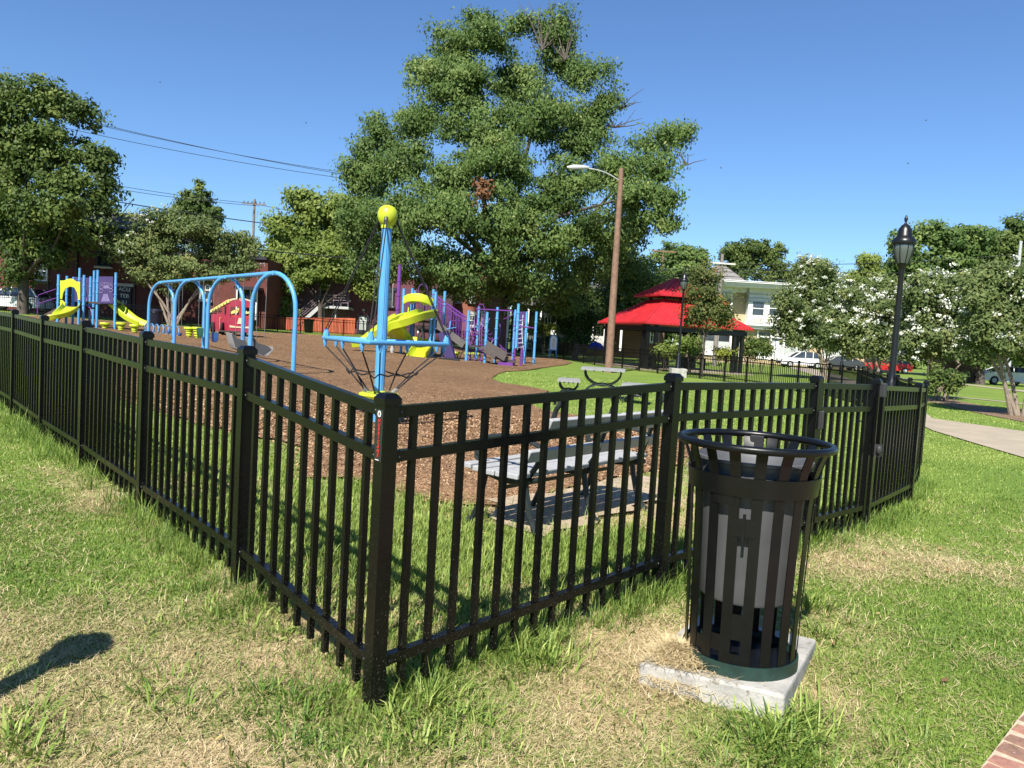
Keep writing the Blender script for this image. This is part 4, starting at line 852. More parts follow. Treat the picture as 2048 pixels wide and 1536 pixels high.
m_ = M(); m_.bar(at(816, 688, BY - 1.2), at(812, 723, BY - 1.2), .22, .10); m_.bar(at(842, 720, BY - 1.2), at(856, 716, BY - 1), .3, .12); m_.build('slide_support', MT['lime'], bg_)
trough(smooth_path([at(813, 596, BY + .3), at(825, 590, BY), at(845, 591, BY - .1), at(862, 600, BY + .2)], 9), .20, -.32, bg_, MT['lime'], -.05, 'slide_hood')
m_ = M(); m_.bar(at(818, 612, BY + .2), at(815, 640, BY + .2), .20, .06); m_.build('hood_post', MT['lime'], bg_)
# stairs to the right
A_, B_ = at(864, 641, BY + .3), at(928, 690, BY + .1)
for dy in (0, 1.1):
    o_ = Vector((0, dy, 0)); m_ = M(); m_.bar(A_ + o_, B_ + o_, .05, .34); m_.build('stringer', mat('stair_metal', (.10, .09, .08), .55), bg_)
    t0, t1 = at(866, 588, BY + .3) + o_, at(930, 633, BY + .1) + o_
    rail(bg_, [t0, t1], .026, MT['purple'], 'handrail'); rail(bg_, [t0 - Vector((0, 0, .18)), t1 - Vector((0, 0, .18))], .02, MT['purple'], 'handrail')
    for k in range(13):
        f_ = k / 12; q = A_.lerp(B_, f_) + o_; rail(bg_, [q, t0.lerp(t1, f_)], .015, MT['purple'], 'baluster')
for k in range(8):
    q = A_.lerp(B_, (k + .5) / 8); m_ = M(); m_.box((q.x, q.y + .55, q.z + .05), (.26, 1.05, .05)); m_.build('tread', MT['deck'], bg_)
m_ = M(); m_.bar(at(886, 664, BY + .1), at(903, 722, BY - .1), .22, .5); m_.build('stair_leg', MT['violet_panel'], bg_)
# purple hoops, ladders and bent climbing bars
for px, py, w in ((846, 571, 18), (838, 622, 20), (962, 611, 14), (1040, 628, 18), (1040, 637, 16)):
    c = at(px, py + 8, BY + .6); w_ = w * mpp(BY) / 2; rail(bg_, [c + Vector((-w_, 0, -.7))] + [c + Vector((-w_ * math.cos(t), 0, .26 * math.sin(t))) for t in np.linspace(0, math.pi, 9)] + [c + Vector((w_, 0, -.7))], .02, MT['purple'], 'hoop_rail')
rs = random.Random(3)
for k in range(9): x = 812 + k * 6; rail(bg_, [at(x, 598, BY + 1.8), at(x, 640, BY + 1.8)], .016, MT['purple'], 'baluster')
for a, b_ in (((812, 600), (860, 603)), ((952, 618), (1025, 622)), ((866, 622), (932, 634)), ((900, 642), (932, 641)), ((1027, 652), (1068, 656))): rail(bg_, [at(*a, BY + .4), at(*b_, BY + .6)], .03, MT['purple'], 'cross_bar')
for k in range(22):
    x0 = rs.uniform(936, 1012); x1 = x0 + rs.uniform(-22, 26); y0 = rs.uniform(632, 700); y1 = y0 + rs.uniform(-22, 40); Yk = BY + rs.uniform(0, 3)
    rail(bg_, smooth_path([at(x0, min(y0, 722), Yk), at((x0 + x1) / 2 + rs.uniform(-8, 8), min((y0 + y1) / 2 + rs.uniform(-10, 10), 722), Yk - .3), at(x1, min(y1, 724), Yk)], 8), .02, MT['purple'], 'climbing_bar')
for x in (939, 944, 949, 960, 965): rail(bg_, [at(x, rs.uniform(632, 645), BY + .7), at(x + rs.uniform(-5, 2), 726, BY + .2)], .022, MT['purple'], 'climbing_pole')
for k in range(5):
    c = at(969, 690 + k * 9, BY - .9); rail(bg_, [c + Vector((math.cos(t) * .30, math.sin(t) * .30, .05 * t)) for t in np.linspace(0, 4.6, 10)], .018, MT['purple'], 'spiral_rung')
for x in (1034, 1046): rail(bg_, smooth_path([at(x, 630, BY + 2.4), at(x - 2, 665, BY + 2), at(x + 1, 700, BY + 1.8)], 8), .018, MT['lamp_metal'], 'ladder_side')
for y in range(642, 700, 9): rail(bg_, [at(1033, y, BY + 2.2), at(1046, y - 2, BY + 2.2)], .018, MT['lamp_metal'], 'ladder_rung')
m_ = M(); m_.bar(at(972, 695, BY - .6), at(1003, 716, BY - 1.2), 1.0, .16); m_.bar(at(972, 690, BY - 1.1), at(1012, 714, BY - 1.7), .06, .42); m_.build('bridge_ramp', mat('bridge_grey', (.085, .07, .062), .65), bg_)
m_ = M(); m_.box(tuple(at(1040, 660, BY + 2.7)), (.5, .06, 1.9)); m_.build('climb_panel', MT['violet_panel'], bg_)
rail(bg_, [at(893, 658, BY - .1), at(912, 655, BY + .2)], .02, MT['blue'], 'grab_bar'); rail(bg_, [at(899, 658, BY), at(901, 642, BY)], .035, MT['blue'], 'grab_post')
for x in (833, 842): rail(bg_, smooth_path([at(x, 652, BY + .8), at(x + 4, 672, BY + .5), at(x - 2, 700, BY + .4)], 8), .05, MT['lamp_metal'], 'chain_net')
m_ = M(); c = GY(898, BY - 1.2); m_.box((c.x, c.y, c.z + .05), (.95, .7, .12)); tag(m_.build('rubber_mat', MT['rubber'], None, org=c), 'flat dark rubber mat on the mulch below the climber stairs', 'mat')

# ------------------------------------------------------------------ toy fire engine
FY = 42.0; fq = GY(479, FY); fe = thing('toy_fire_engine', fq, 'crimson play fire engine with cream roof edging and a bell on its front', 'playhouse')
fx = Vector((.90, .28, 0)).normalized(); fb = Vector((-.68, .73, 0)).normalized()           # across the front, and back along the body
def fp(u, w, z): p = fq + fx * u + fb * w; return Vector((p.x, p.y, fq.z + z))
arch_top = [(-.60, 1.86), (-.45, 1.96), (-.2, 2.02), (.0, 2.03), (.2, 2.02), (.45, 1.96), (.60, 1.86)]
def fpanel(name, pts, w, th, mt, par=fe): m2 = M(); m2.prism([fp(u, w, z) for u, z in pts], fb * th); return m2.build(name, mt, par)
fpanel('front_panel', [(-.60, .25), (.60, .25), (.60, 1.05)] + [(.60, 1.05), (-.60, 1.05)], 0, .05, MT['crimson'])
fpanel('front_header', [(-.60, 1.62), (.60, 1.62), (.60, 1.86)] + list(reversed(arch_top))[1:], 0, .05, MT['crimson'])
for u0, u1 in ((-.60, -.52), (-.06, .06), (.52, .60)): fpanel('window_post', [(u0, 1.05), (u1, 1.05), (u1, 1.62), (u0, 1.62)], 0.002, .05, MT['crimson'])
for u0, u1 in ((-.52, -.06), (.06, .52)): fpanel('window_red', [(u0, 1.05), (u1, 1.05), (u1, 1.14), (u0 + .02, 1.2)], .06, .03, MT['red_open'])
for u in (-.30, .28): fpanel('toy_figure', [(u - .18, 1.22), (u + .16, 1.30), (u + .18, 1.42), (u + .08, 1.36), (u + .04, 1.44), (u - .04, 1.34), (u - .1, 1.40), (u - .18, 1.32)], -.012, .02, MT['pale_yellow'])
fpanel('roof_trim', [(-.60, 1.86), (-.45, 1.96), (-.2, 2.02), (-.2, 2.10), (-.47, 2.03), (-.64, 1.92)], -.02, .09, MT['cream']); fpanel('roof_trim', [(.60, 1.86), (.45, 1.96), (.2, 2.02), (.2, 2.10), (.47, 2.03), (.64, 1.92)], -.02, .09, MT['cream'])
fpanel('crest', [(-.09, 2.1), (.09, 2.1), (.09, 1.98), (0, 1.9), (-.09, 1.98)], -.03, .03, mat('crest_pink', (.55, .16, .14), .5))
fpanel('bell', [(-.16, .70), (.16, .70), (.13, .78), (.09, .98), (.05, 1.03), (-.05, 1.03), (-.09, .98), (-.13, .78)], -.025, .02, MT['cream'])
fpanel('bumper', [(-.52, .48), (.52, .48), (.54, .60), (.2, .555), (-.2, .555), (-.54, .60)], -.03, .028, MT['cream'])
for s_ in (-.60, .56):
    m2 = M(); m2.prism([fp(s_, w, z) for w, z in ((.05, .25), (2.4, .25), (2.4, 1.12), (.9, 1.25), (.9, 1.85), (.05, 1.85))], fx * .04); m2.build('side_panel', MT['crimson'], fe)
    m2 = M(); m2.prism([fp(s_ - .045, w, z) for w, z in ((-.05, 2.0), (2.45, 1.38), (2.45, 1.22), (-.05, 1.82))], fx * .04); m2.build('ladder_trim', MT['pale_yellow'], fe)
    for k in range(6):
        w = .2 + k * .38; z = 1.82 - w * .245; m2 = M(); m2.box(fp(s_ - .05, w, z + .025), (.03, .13, .11), math.atan2(fx.y, fx.x)); m2.build('ladder_gap', MT['deck'], fe)
    m2 = M(); m2.box(fp(s_ - .005, .5, 1.42), (.05, .34, .42), math.atan2(fx.y, fx.x)); m2.build('side_window', MT['deck'], fe)
    for w in (.55, 1.9):
        m2 = M(); m2.lathe([(0, -.05), (.30, -.05), (.33, 0), (.30, .05), (0, .05)], fp(s_ - .06, w, .42), 18, Matrix.Rotation(math.radians(90), 3, 'Y')); m2.build('wheel', MT['rubber'], fe, smooth=True)
m2 = M(); m2.prism([fp(u, .3, z) for u, z in arch_top + [(.6, 1.78), (-.6, 1.78)]], fb * .65); m2.build('roof', MT['crimson'], fe)
m2 = M(); m2.box(fp(0, 1.2, .26), (1.1, 2.3, .08), math.atan2(fx.y, fx.x)); m2.build('floor', MT['deck'], fe)
for u in (-.3, .3):
    m2 = M(); m2.tube([fp(u, .4, -.1), fp(u, .4, .26)], .06, 8); m2.tube([fp(u, 1.9, -.1), fp(u, 1.9, .26)], .06, 8); m2.build('leg', MT['rubber'], fe)
rail(fe, [fp(-.68, .9, .35), fp(-.70, .9, .95), fp(-.64, .9, 1.0)], .025, mat('grab_orange', (.7, .2, .05), .5), 'grab_rail')

# ------------------------------------------------------------------ picnic table with two benches
def arc_table(name, label, cat, c, w, d_, h_, rz, nsl):
    o = thing(name, c, label, cat); R_ = Matrix.Rotation(rz, 3, 'Z'); q = lambda x, y, z: Vector(c) + R_ @ Vector((x, y, z))
    for k in range(nsl):
        y = -d_ / 2 + d_ * (k + .5) / nsl; m2 = M(); m2.bar(q(-w / 2, y, h_), q(w / 2, y, h_), d_ / nsl * .80, .06); m2.build('plank', MT['plank_dark'], o)
    for k in range(5):
        x = -w / 2 + w * (k + .5) / 5
        m2 = M(); m2.bar(q(x, -d_ / 2, h_ - .035), q(x, d_ / 2, h_ - .035), .03, .03); m2.build('brace', MT['iron'], o)
    for y in (-d_ * .3, d_ * .3):
        m2 = M(); m2.tube([q(w * .42 * math.cos(t), y, h_ - .06 - (h_ * .46) * math.sin(t)) for t in np.linspace(0, math.pi, 11)], .02, 6); m2.build('bowed_support', MT['iron'], o, smooth=True)
        m2 = M(); m2.tube([q(w * .45 * math.cos(t), y, (h_ * .50) * math.sin(t)) for t in np.linspace(0, math.pi, 11)], .02, 6); m2.build('leg_arc', MT['iron'], o, smooth=True)
    m2 = M(); m2.tube([q(0, -d_ * .3, h_ * .5), q(0, d_ * .3, h_ * .5)], .03, 6); m2.build('stretcher', MT['iron'], o); return o
tb = G(1203, 797); tbv = math.radians(-8)
arc_table('picnic_table', 'grey slatted picnic table with bowed iron legs on the grass', 'table', tb, 1.05, .95, .72, tbv, 7)
q = G(1136, 796); arc_table('picnic_bench', 'small grey picnic bench left of the picnic table', 'bench', q, .52, .95, .43, tbv + .05, 5)
q = G(1270, 806); arc_table('picnic_bench', 'small grey picnic bench right of the picnic table behind the fence rail', 'bench', q, .62, .9, .43, tbv - .1, 5)

# ------------------------------------------------------------------ instruction sign
q = GY(1105, 54); o = thing('play_sign', q, 'white arched sign board in a pale blue frame at the mulch edge', 'sign'); w_ = .28
ar = [(-w_, .55), (w_, .55), (w_, 1.35)] + [(w_ * math.cos(t), 1.35 + w_ * math.sin(t)) for t in np.linspace(0, math.pi, 9)] + [(-w_, 1.35)]
m2 = M(); m2.prism([(q.x + u, q.y, q.z + z) for u, z in ar], (0, .06, 0)); m2.build('frame', MT['blue'], o)
m2 = M(); m2.prism([(q.x + u * .78, q.y - .012, q.z + .62 + (z - .55) * .88) for u, z in ar], (0, .01, 0)); pn = m2.build('board', MT['white_paint'], o)
for k in range(7):
    z = 1.33 - k * .09; m2 = M(); m2.box((q.x + .01 * (k % 3), q.y - .016, q.z + z), (.16 - .03 * (k % 2), .006, .035)); m2.build('printed_line', mat('sign_ochre', (.55, .40, .22), .6) if k == 0 else bpy.data.materials['sign_ochre'], pn)
for s_ in (-1, 1): m2 = M(); m2.tube([(q.x + s_ * .24, q.y + .03, q.z - .1), (q.x + s_ * .24, q.y + .03, q.z + .6)], .045, 8); m2.build('leg', MT['blue'], o)
# ------------------------------------------------------------------ lamp posts
def lamp_post(px, topy, Y, label, H=None, block=False):
    zt_ = at(px, topy, Y).z; x = at(px, topy, Y).x; g0 = tz(x, Y); H = zt_ - g0; k = 1.0; c = Vector((x, Y, g0))
    o = thing('lamp_post', c, label, 'lamp post', 'black lantern lamp posts'); hz = H - 1.0
    if block:
        m2 = M(); m2.box((x, Y, g0 + .18), (.75, .75, .5)); m2.build('plinth', MT['concrete'], o, bevel=.02)
    m2 = M(); m2.lathe([(.16, 0), (.16, .35), (.13, .42), (.12, .95), (.10, 1.0), (.105, 1.06), (.075, 1.12), (.062, 1.3), (.05, hz - .12), (.055, hz - .1), (.05, hz - .05), (.075, hz), (.10, hz + .06), (.12, hz + .07)], c, 16); m2.build('post', MT['black_metal'], o, smooth=True)
    m2 = M(); m2.lathe([(.105, hz + .072), (.155, hz + .22), (.185, hz + .40), (.18, hz + .44)], c, 16); m2.build('lantern_glass', MT['lantern_glass'], o, smooth=True)
    for a in range(8):
        t = a * math.pi / 4; d = Vector((math.cos(t), math.sin(t), 0)); m2 = M(); m2.tube([c + d * .11 + Vector((0, 0, hz + .07)), c + d * .162 + Vector((0, 0, hz + .22)), c + d * .193 + Vector((0, 0, hz + .43))], .009, 5); m2.build('lantern_bar', MT['black_metal'], o)
    m2 = M(); m2.lathe([(.21, hz + .43), (.225, hz + .46), (.215, hz + .52), (.16, hz + .57), (.135, hz + .60), (.12, hz + .72), (.07, hz + .80), (.03, hz + .83), (.018, hz + .86), (.03, hz + .90), (.035, hz + .93), (.012, hz + .99), (0, hz + 1.0)], c, 18); m2.build('lantern_cap', MT['black_metal'], o, smooth=True)
    return o
lamp_post(1813, 430, 15.0, 'tall black lantern lamp post standing against the white blossoms at right')
lamp_post(1370, 540, 38.2, 'black lantern lamp post in front of the red pavilion roof', block=True)
lamp_post(1697, 566, 62, 'black lantern top rising above the blossom trees, right one of two'); lamp_post(1665, 568, 66, 'black lantern top rising above the blossom trees, left one of two')
lamp_post(98, 510, 55, 'black lantern lamp post in front of the dark red brick wall at far left'); lamp_post(853, 540, 62, 'black lantern lamp post under the big tree before the maroon house')

# ------------------------------------------------------------------ street light on a wooden pole, utility poles, wires
q = GY(1217, 38); tp = at(1243, 337, 38); o = thing('street_light', q, 'tall brown wooden pole with a curved arm street light in front of the big tree', 'street light')
m2 = M(); m2.tube([Vector((q.x, q.y, q.z - .2)), Vector((q.x, q.y, q.z)).lerp(tp, .5), tp], [.20, .165, .115], 14); m2.build('pole', MT['wood_pole'], o, smooth=True)
m2 = M(); m2.tube(smooth_path([at(1239, 361, 38), at(1215, 347, 37.9), at(1195, 340, 37.8), at(1172, 336, 37.8)], 12), .028, 8); m2.build('arm', MT['lamp_metal'], o, smooth=True)
m2 = M(); a, b_ = at(1178, 335, 37.8), at(1134, 334.5, 37.7); m2.tube([a, a.lerp(b_, .25), a.lerp(b_, .7), b_], [.05, .11, .14, .05], 10); hd = m2.build('lamp_head', MT['lamp_metal'], o, smooth=True)
m2 = M(); c = a.lerp(b_, .6) - Vector((0, 0, .10)); m2.ball(c, .12, 10, 6, (1.3, .8, .5)); m2.build('lens', MT['lantern_glass'], hd, smooth=True)
def upole(px, topy, Y, label, arm_w=2.4, arm_y=None, mt='wood_grey', r=.15, extras=True, armmt=None):
    tp = at(px, topy, Y); g0 = tz(tp.x, Y); o = thing('utility_pole', (tp.x, Y, g0), label, 'utility pole'); m2 = M(); m2.tube([(tp.x, Y, g0 - .2), (tp.x, Y, tp.z)], [r * 1.25, r * .8], 10); m2.build('pole', MT[mt], o, smooth=True)
    if arm_y:
        c = at(px, arm_y, Y); m2 = M(); m2.bar(c + Vector((-arm_w / 2, -.15, .0)), c + Vector((arm_w / 2, -.15, -.02)), .12, .13); ar = m2.build('cross_arm', armmt or MT[mt], o)
        if extras:
            for k in range(6):
                m2 = M(); x = c.x - arm_w / 2 + arm_w * (k + .5) / 6; m2.lathe([(.04, 0), (.05, .1), (.02, .2)], (x, Y - .15, c.z + .06), 8); m2.build('insulator', MT['rubber'], ar)
    return o
upole(509, 398, 78, 'distant wooden utility pole with cross arm left of the big tree', 2.4, 408)
upole(1327, 500, 70, 'brown utility pole rising behind the red pavilion', 2.2, 503, 'wood_pole', .17, False)
upole(1445, 508, 66, 'grey utility pole with a long pale cross arm before the white storefront', 2.1, 527, 'wood_grey', .17, False, mat('pale_arm', (.6, .58, .52), .7))
upole(2042, 482, 70, 'pale utility pole at the right edge among dark trees', 1.0, None, 'lamp_metal', .16, False)
def wire(a, b_, label, sag=.4, r=.022):
    A, B = Vector(a), Vector(b_); m2 = M(); m2.tube([A.lerp(B, t) - Vector((0, 0, 4 * sag * t * (1 - t))) for t in np.linspace(0, 1, 22)], r, 4, cap=False); w_ = m2.build('power_line', MT['wire'], None, org=A); tag(w_, label, 'power line', 'overhead power lines')
wire(at(-60, 185, 60), at(760, 355, 74), 'highest thin power line crossing the sky at left', .6); wire(at(-60, 180, 61), at(760, 360, 75), 'second power line just under the highest one at left', .55); wire(at(-60, 212, 60), at(760, 366, 74), 'third power line crossing the open sky at left', .5)
wire(at(-60, 310, 62), at(520, 408, 78), 'power line meeting the left end of the distant cross arm', .5); wire(at(-60, 320, 62), at(520, 412, 78), 'power line meeting the middle of the distant cross arm', .5); wire(at(516, 409, 78), at(760, 440, 95), 'power line leaving the distant cross arm to the right', .3)
wire(at(-60, 350, 55), at(760, 470, 78), 'thick lower power line sagging above the brick roof at left', .5, .04); wire(at(150, 440, 52), at(760, 520, 62), 'lowest thick cable passing the left blossom tree', .4, .04)
for k, (y0, y1, y2) in enumerate(((508, 527, 514), (527, 536, 546), (538, 543, 556), (548, 552, 566), (563, 560, 575))):
    wire(at(1040, y0 + 30, 60), at(1445, y1, 66), 'power line %s between the big tree and the pale cross arm' % ('highest', 'second from the top', 'third from the top', 'fourth from the top', 'lowest')[k], .5, .028); wire(at(1445, y1, 66), at(2100, y2 - 12, 72), 'power line %s running right from the pale cross arm' % ('highest', 'second from the top', 'third from the top', 'fourth from the top', 'lowest')[k], .5, .028)
wire(at(246, 425, 57), at(265, 400, 57), 'short slanting service wire above the brick roof', .0, .03)

# ------------------------------------------------------------------ red roofed pavilion
PY = 49.0; ph = math.radians(15.7); pe1 = Vector((math.cos(ph), math.sin(ph), 0)); pe2 = Vector((-math.sin(ph), math.cos(ph), 0)); cn = at(1290, 650, PY - 3.5); SID = 7.2
pc = Vector((cn.x, cn.y, 0)) + pe1 * SID / 2 + pe2 * SID / 2; pg = tz(pc.x, pc.y); pv = thing('pavilion', (pc.x, pc.y, pg), 'open park pavilion with a two tiered red metal roof on black posts', 'pavilion')
m, nt, b = nodes('red_metal_roof'); n1 = noise(nt, 1.5, 4, .6, worldpos(nt)); link(nt, ramp(nt, n1.outputs[0], [(.3, (.38, .018, .024)), (.7, (.48, .026, .032))]).outputs[0], b.inputs['Base Color']); b.inputs['Roughness'].default_value = .45; MT['redroof'] = m
def pq(u, v, z): p = pc + pe1 * u + pe2 * v; return Vector((p.x, p.y, pg + z))
def hip(h0, z0, h1, z1, name):
    lo = [pq(s * h0, t * h0, z0) for s, t in ((-1, -1), (1, -1), (1, 1), (-1, 1))]; hi = [pq(s * h1, t * h1, z1) for s, t in ((-1, -1), (1, -1), (1, 1), (-1, 1))]
    lo2 = [p - Vector((0, 0, .09)) for p in lo]; m2 = M(); m2.add(lo + hi + lo2, [(0, 1, 5, 4), (1, 2, 6, 5), (2, 3, 7, 6), (3, 0, 4, 7), (4, 5, 6, 7), (8, 9, 1, 0), (9, 10, 2, 1), (10, 11, 3, 2), (11, 8, 0, 3), (11, 10, 9, 8)]); r_ = m2.build(name, MT['redroof'], pv)
    m2 = M(); nr = int(h0 / .21)
    for e in range(4):
        a, b_, c, d = lo[e], lo[(e + 1) % 4], hi[(e + 1) % 4], hi[e]
        for k in range(1, 2 * nr):
            t = k / (2 * nr); p0 = a.lerp(b_, t); ee = (b_ - a).length; x = (t - .5) * 2 * h0; f_ = min(1, (h0 - abs(x)) / max(1e-6, h0 - h1)); mid0, mid1 = (a + b_) / 2, (c + d) / 2; updir = (mid1 - mid0) * f_
            m2.bar(p0 + Vector((0, 0, .01)), p0 + updir + Vector((0, 0, .01)), .05, .06)
        m2.bar(a + Vector((0, 0, .01)), d + Vector((0, 0, .01)), .09, .05)
    tag(m2.build('roof_seams', MT['redroof'], r_), kind='stuff')
ez = at(1290, 648, PY - 3.5).z - pg
hip(SID / 2 + .05, ez + .12, 1.25, ez + 1.7, 'lower_roof'); hip(1.95, ez + 1.95, .03, ez + 3.15, 'upper_roof')
m2 = M()
for s, t in ((-1, -1), (1, -1), (1, 1), (-1, 1)):
    for du, dv in ((0, 0), (.55, 0), (0, .55)):
        m2 = M(); m2.box(pq(s * (SID / 2 - .4 - du), t * (SID / 2 - .4 - dv), ez / 2), (.2, .2, ez), ph); m2.build('post', MT['black_metal'], pv)
for s in (-1, 1):
    for vert in (0, 1):
        m2 = M(); a = (pq(-3.4, s * 3.3, ez - .2), pq(3.4, s * 3.3, ez - .2)) if vert == 0 else (pq(s * 3.3, -3.2, ez - .202), pq(s * 3.3, 3.2, ez - .202)); m2.bar(a[0], a[1], .16, .26); m2.build('beam', MT['black_metal'], pv)
for s, t in ((-1, -1), (1, -1), (1, 1), (-1, 1)):
    m2 = M(); m2.box(pq(s * 1.1, t * 1.1, ez + 1.8), (.2, .2, .5), ph); m2.build('upper_post', MT['black_metal'], pv)
pp = M(); pp.box(pq(0, 0, .03), (SID + .4, SID + .4, .1), ph); pp.build('floor_slab', MT['walk'], pv)
for u, v in ((-1.6, -1.2), (1.4, -.8), (0, 1.6)):
    q = pq(u, v, .08); t_ = thing('picnic_table', q, 'dark picnic table under the pavilion roof, %s' % {-1.6: 'left one', 1.4: 'right one', 0: 'back one'}[u], 'table')
    m2 = M(); m2.box(q + Vector((0, 0, .74)), (1.8, .75, .05), ph); m2.build('table_top', MT['iron'], t_)
    for s in (-.7, .7): m2 = M(); m2.box(q + pe2 * s + Vector((0, 0, .45)), (1.8, .28, .05), ph); m2.build('seat', MT['iron'], t_)
    for s in (-.6, .6): m2 = M(); m2.box(q + pe1 * s + Vector((0, 0, .36)), (.08, 1.4, .06), ph); m2.box(q + pe1 * s + Vector((0, 0, .37)), (.075, .4, .74), ph); m2.build('leg', MT['iron'], t_)

# ------------------------------------------------------------------ buildings
MT['brick_red'] = brickmat('red_brick', (.15, .030, .022), (.11, .024, .018), (.11, .055, .045)); MT['brick_orange'] = brickmat('orange_red_brick', (.30, .075, .042), (.24, .06, .038), (.26, .16, .12)); MT['brick_maroon'] = brickmat('maroon_painted_brick', (.155, .045, .062), (.13, .04, .055), (.12, .045, .055)); MT['brick_cream'] = brickmat('cream_brick', (.56, .42, .24), (.50, .38, .22), (.52, .42, .28))
MT['mauve'] = mat('mauve_siding', (.27, .155, .205), .7, .1, 1); MT['slate'] = mat('slate_roof', (.075, .07, .075), .8, .4, 3, wear=((.32, .31, .31), .56, 7)); MT['grey_roof'] = mat('grey_shingle', (.19, .18, .17), .9, .2, 2, .3); MT['stone'] = mat('pale_stone', (.50, .48, .44), .8, .1, 2); MT['dark_trim'] = mat('dark_trim', (.02, .02, .03), .5, .1, 2); MT['blind'] = mat('window_blind', (.42, .44, .42), .7, .1, 3); MT['beige'] = mat('beige_render', (.50, .46, .38), .85, .1, 1)
def pxbox(parent, x0, x1, y0, y1, Y, depth, mt, name):
    """a block whose front face fills the given photo box at depth Y"""
    a, b_ = at(x0, y1, Y), at(x1, y0, Y); ym = (y0 + y1) / 2; xa, xb = at(x0, ym, Y).x, at(x1, ym, Y).x
    za = at((x0 + x1) / 2, y1, Y).z; zb = at((x0 + x1) / 2, y0, Y).z
    m2 = M(); m2.box(((xa + xb) / 2, Y + depth / 2, (za + zb) / 2), (xb - xa, depth, zb - za)); return m2.build(name, mt, parent)
def wall(parent, x0, x1, ytop, Y, depth, mt, name='wall'):
    xm = (x0 + x1) / 2; xa, xb = at(x0, 650, Y).x, at(x1, 650, Y).x; zb = at(xm, ytop, Y).z; za = min(tz(xa, Y), tz(xb, Y)) - .3
    m2 = M(); m2.box(((xa + xb) / 2, Y + depth / 2, (za + zb) / 2), (xb - xa, depth, zb - za)); return m2.build(name, mt, parent)
def window(parent, x0, x1, y0, y1, Y, frame='white_paint', sill='stone', sash=True, vbars=1, pane='glass', lintel=True):
    w_ = pxbox(parent, x0, x1, y0, y1, Y - .06, .05, MT[pane], 'window'); c = at((x0 + x1) / 2, (y0 + y1) / 2, Y - .06); W2 = (at(x1, y0, Y).x - at(x0, y0, Y).x) / 2; H2 = (at(x0, y0, Y).z - at(x0, y1, Y).z) / 2; fw = .09
    m2 = M()
    for s in (-1, 1): m2.box((c.x + s * (W2 - fw / 2), Y - .09, c.z), (fw, .10, 2 * H2)); m2.box((c.x, Y - .09, c.z + s * (H2 - fw / 2)), (2 * W2 - 2 * fw, .10, fw))
    if sash: m2.box((c.x, Y - .085, c.z), (2 * W2 - 2 * fw, .09, .07))
    for k in range(vbars): m2.box((c.x - W2 + 2 * W2 * (k + 1) / (vbars + 1), Y - .08, c.z), (.04, .08, 2 * H2 - 2 * fw))
    m2.build('frame', MT[frame], w_)
    m2 = M(); m2.box((c.x, Y - .12, c.z - H2 - .08), (2 * W2 + .25, .22, .14)); m2.build('sill', MT[sill], w_)
    if lintel: m2 = M(); m2.box((c.x, Y - .05, c.z + H2 + .16), (2 * W2 + .3, .12, .28)); m2.build('lintel', MT[sill], w_)
    return w_
# red brick house at left
AY = 57.0; o = thing('brick_building', GY(150, AY), 'dark red brick house with slate mansard roof behind the left trees', 'building')
wall(o, -260, 300, 466, AY, 9, MT['brick_red'])
pxbox(o, -265, 303, 456, 470, AY - .3, .5, MT['dark_trim'], 'cornice')
za, zb = at(20, 456, AY).z, at(20, 428, AY).z; xa, xb = at(-262, 450, AY).x, at(300, 450, AY).x
m2 = M(); m2.add([(xa, AY - .2, za + .4), (xb, AY - .2, za + .4), (xb, AY + 9, za + .4), (xa, AY + 9, za + .4), (xa + .6, AY + .9, zb + .55), (xb - .6, AY + .9, zb + .55), (xb - .6, AY + 8, zb + .55), (xa + .6, AY + 8, zb + .55)], [(0, 1, 5, 4), (1, 2, 6, 5), (2, 3, 7, 6), (3, 0, 4, 7), (4, 5, 6, 7)]); rf_ = m2.build('roof', MT['slate'], o)
m2 = M(); m2.box(((xa + xb) / 2, AY + .85, zb + .6), (xb - xa - 1.0, .25, .14)); m2.build('roof_edge', MT['stone'], rf_)
window(o, 194, 222, 481, 533, AY, 'dark_trim'); window(o, 70, 96, 522, 562, AY, 'white_paint', 'dark_trim', True, 2); window(o, -40, -10, 520, 562, AY); window(o, 20, 46, 440 + 40, 520, AY, 'dark_trim')
pxbox(o, 234, 267, 567, 573, AY - .1, .2, MT['stone'], 'lintel'); bn_ = pxbox(o, 235, 262, 573, 626, AY - .14, .06, mat('banner_black', (.012, .012, .02), .6), 'banner'); bn_['label'] = 'black hanging banner with white capital letters'
for row, (txt, yy) in enumerate((('ACU', 579), ('TEB', 592), ('ILI', 605), ('TY', 617))): text_mesh(txt, .38, lambda u, v, yy=yy: at(248.5, yy, AY - .15) + Vector((u * 1.1, 0, v)), 'banner_lettering', MT['white_paint'], bn_)
for x in (150, 268): pxbox(o, x, x + 3, 470, 640, AY - .12, .12, MT['dark_trim'], 'downpipe')
for x in (205, 216): pxbox(o, x, x + 4, 541, 545, AY - .05, .06, MT['dark_trim'], 'wall_anchor')
window(o, 285, 312, 600, 640, AY + .0, 'dark_trim') if False else None
o2 = thing('brick_building', GY(420, 60), 'brighter red brick house behind the left blossom tree', 'building'); wall(o2, 303, 531, 512, 60, 8, MT['brick_red'])
pxbox(o2, 300, 533, 507, 513, 59.8, .4, MT['dark_trim'], 'cornice'); pxbox(o2, 468, 515, 573, 579, 58.6, 1.4, MT['dark_trim'], 'canopy'); pxbox(o2, 472, 512, 579, 640, 59.6, .3, MT['glass'], 'bay_window')
for x in (472, 485, 499, 511): pxbox(o2, x, x + 2, 579, 640, 59.4, .15, MT['white_paint'], 'mullion')
window(o2, 330, 352, 560, 600, 60); window(o2, 400, 422, 560, 600, 60)
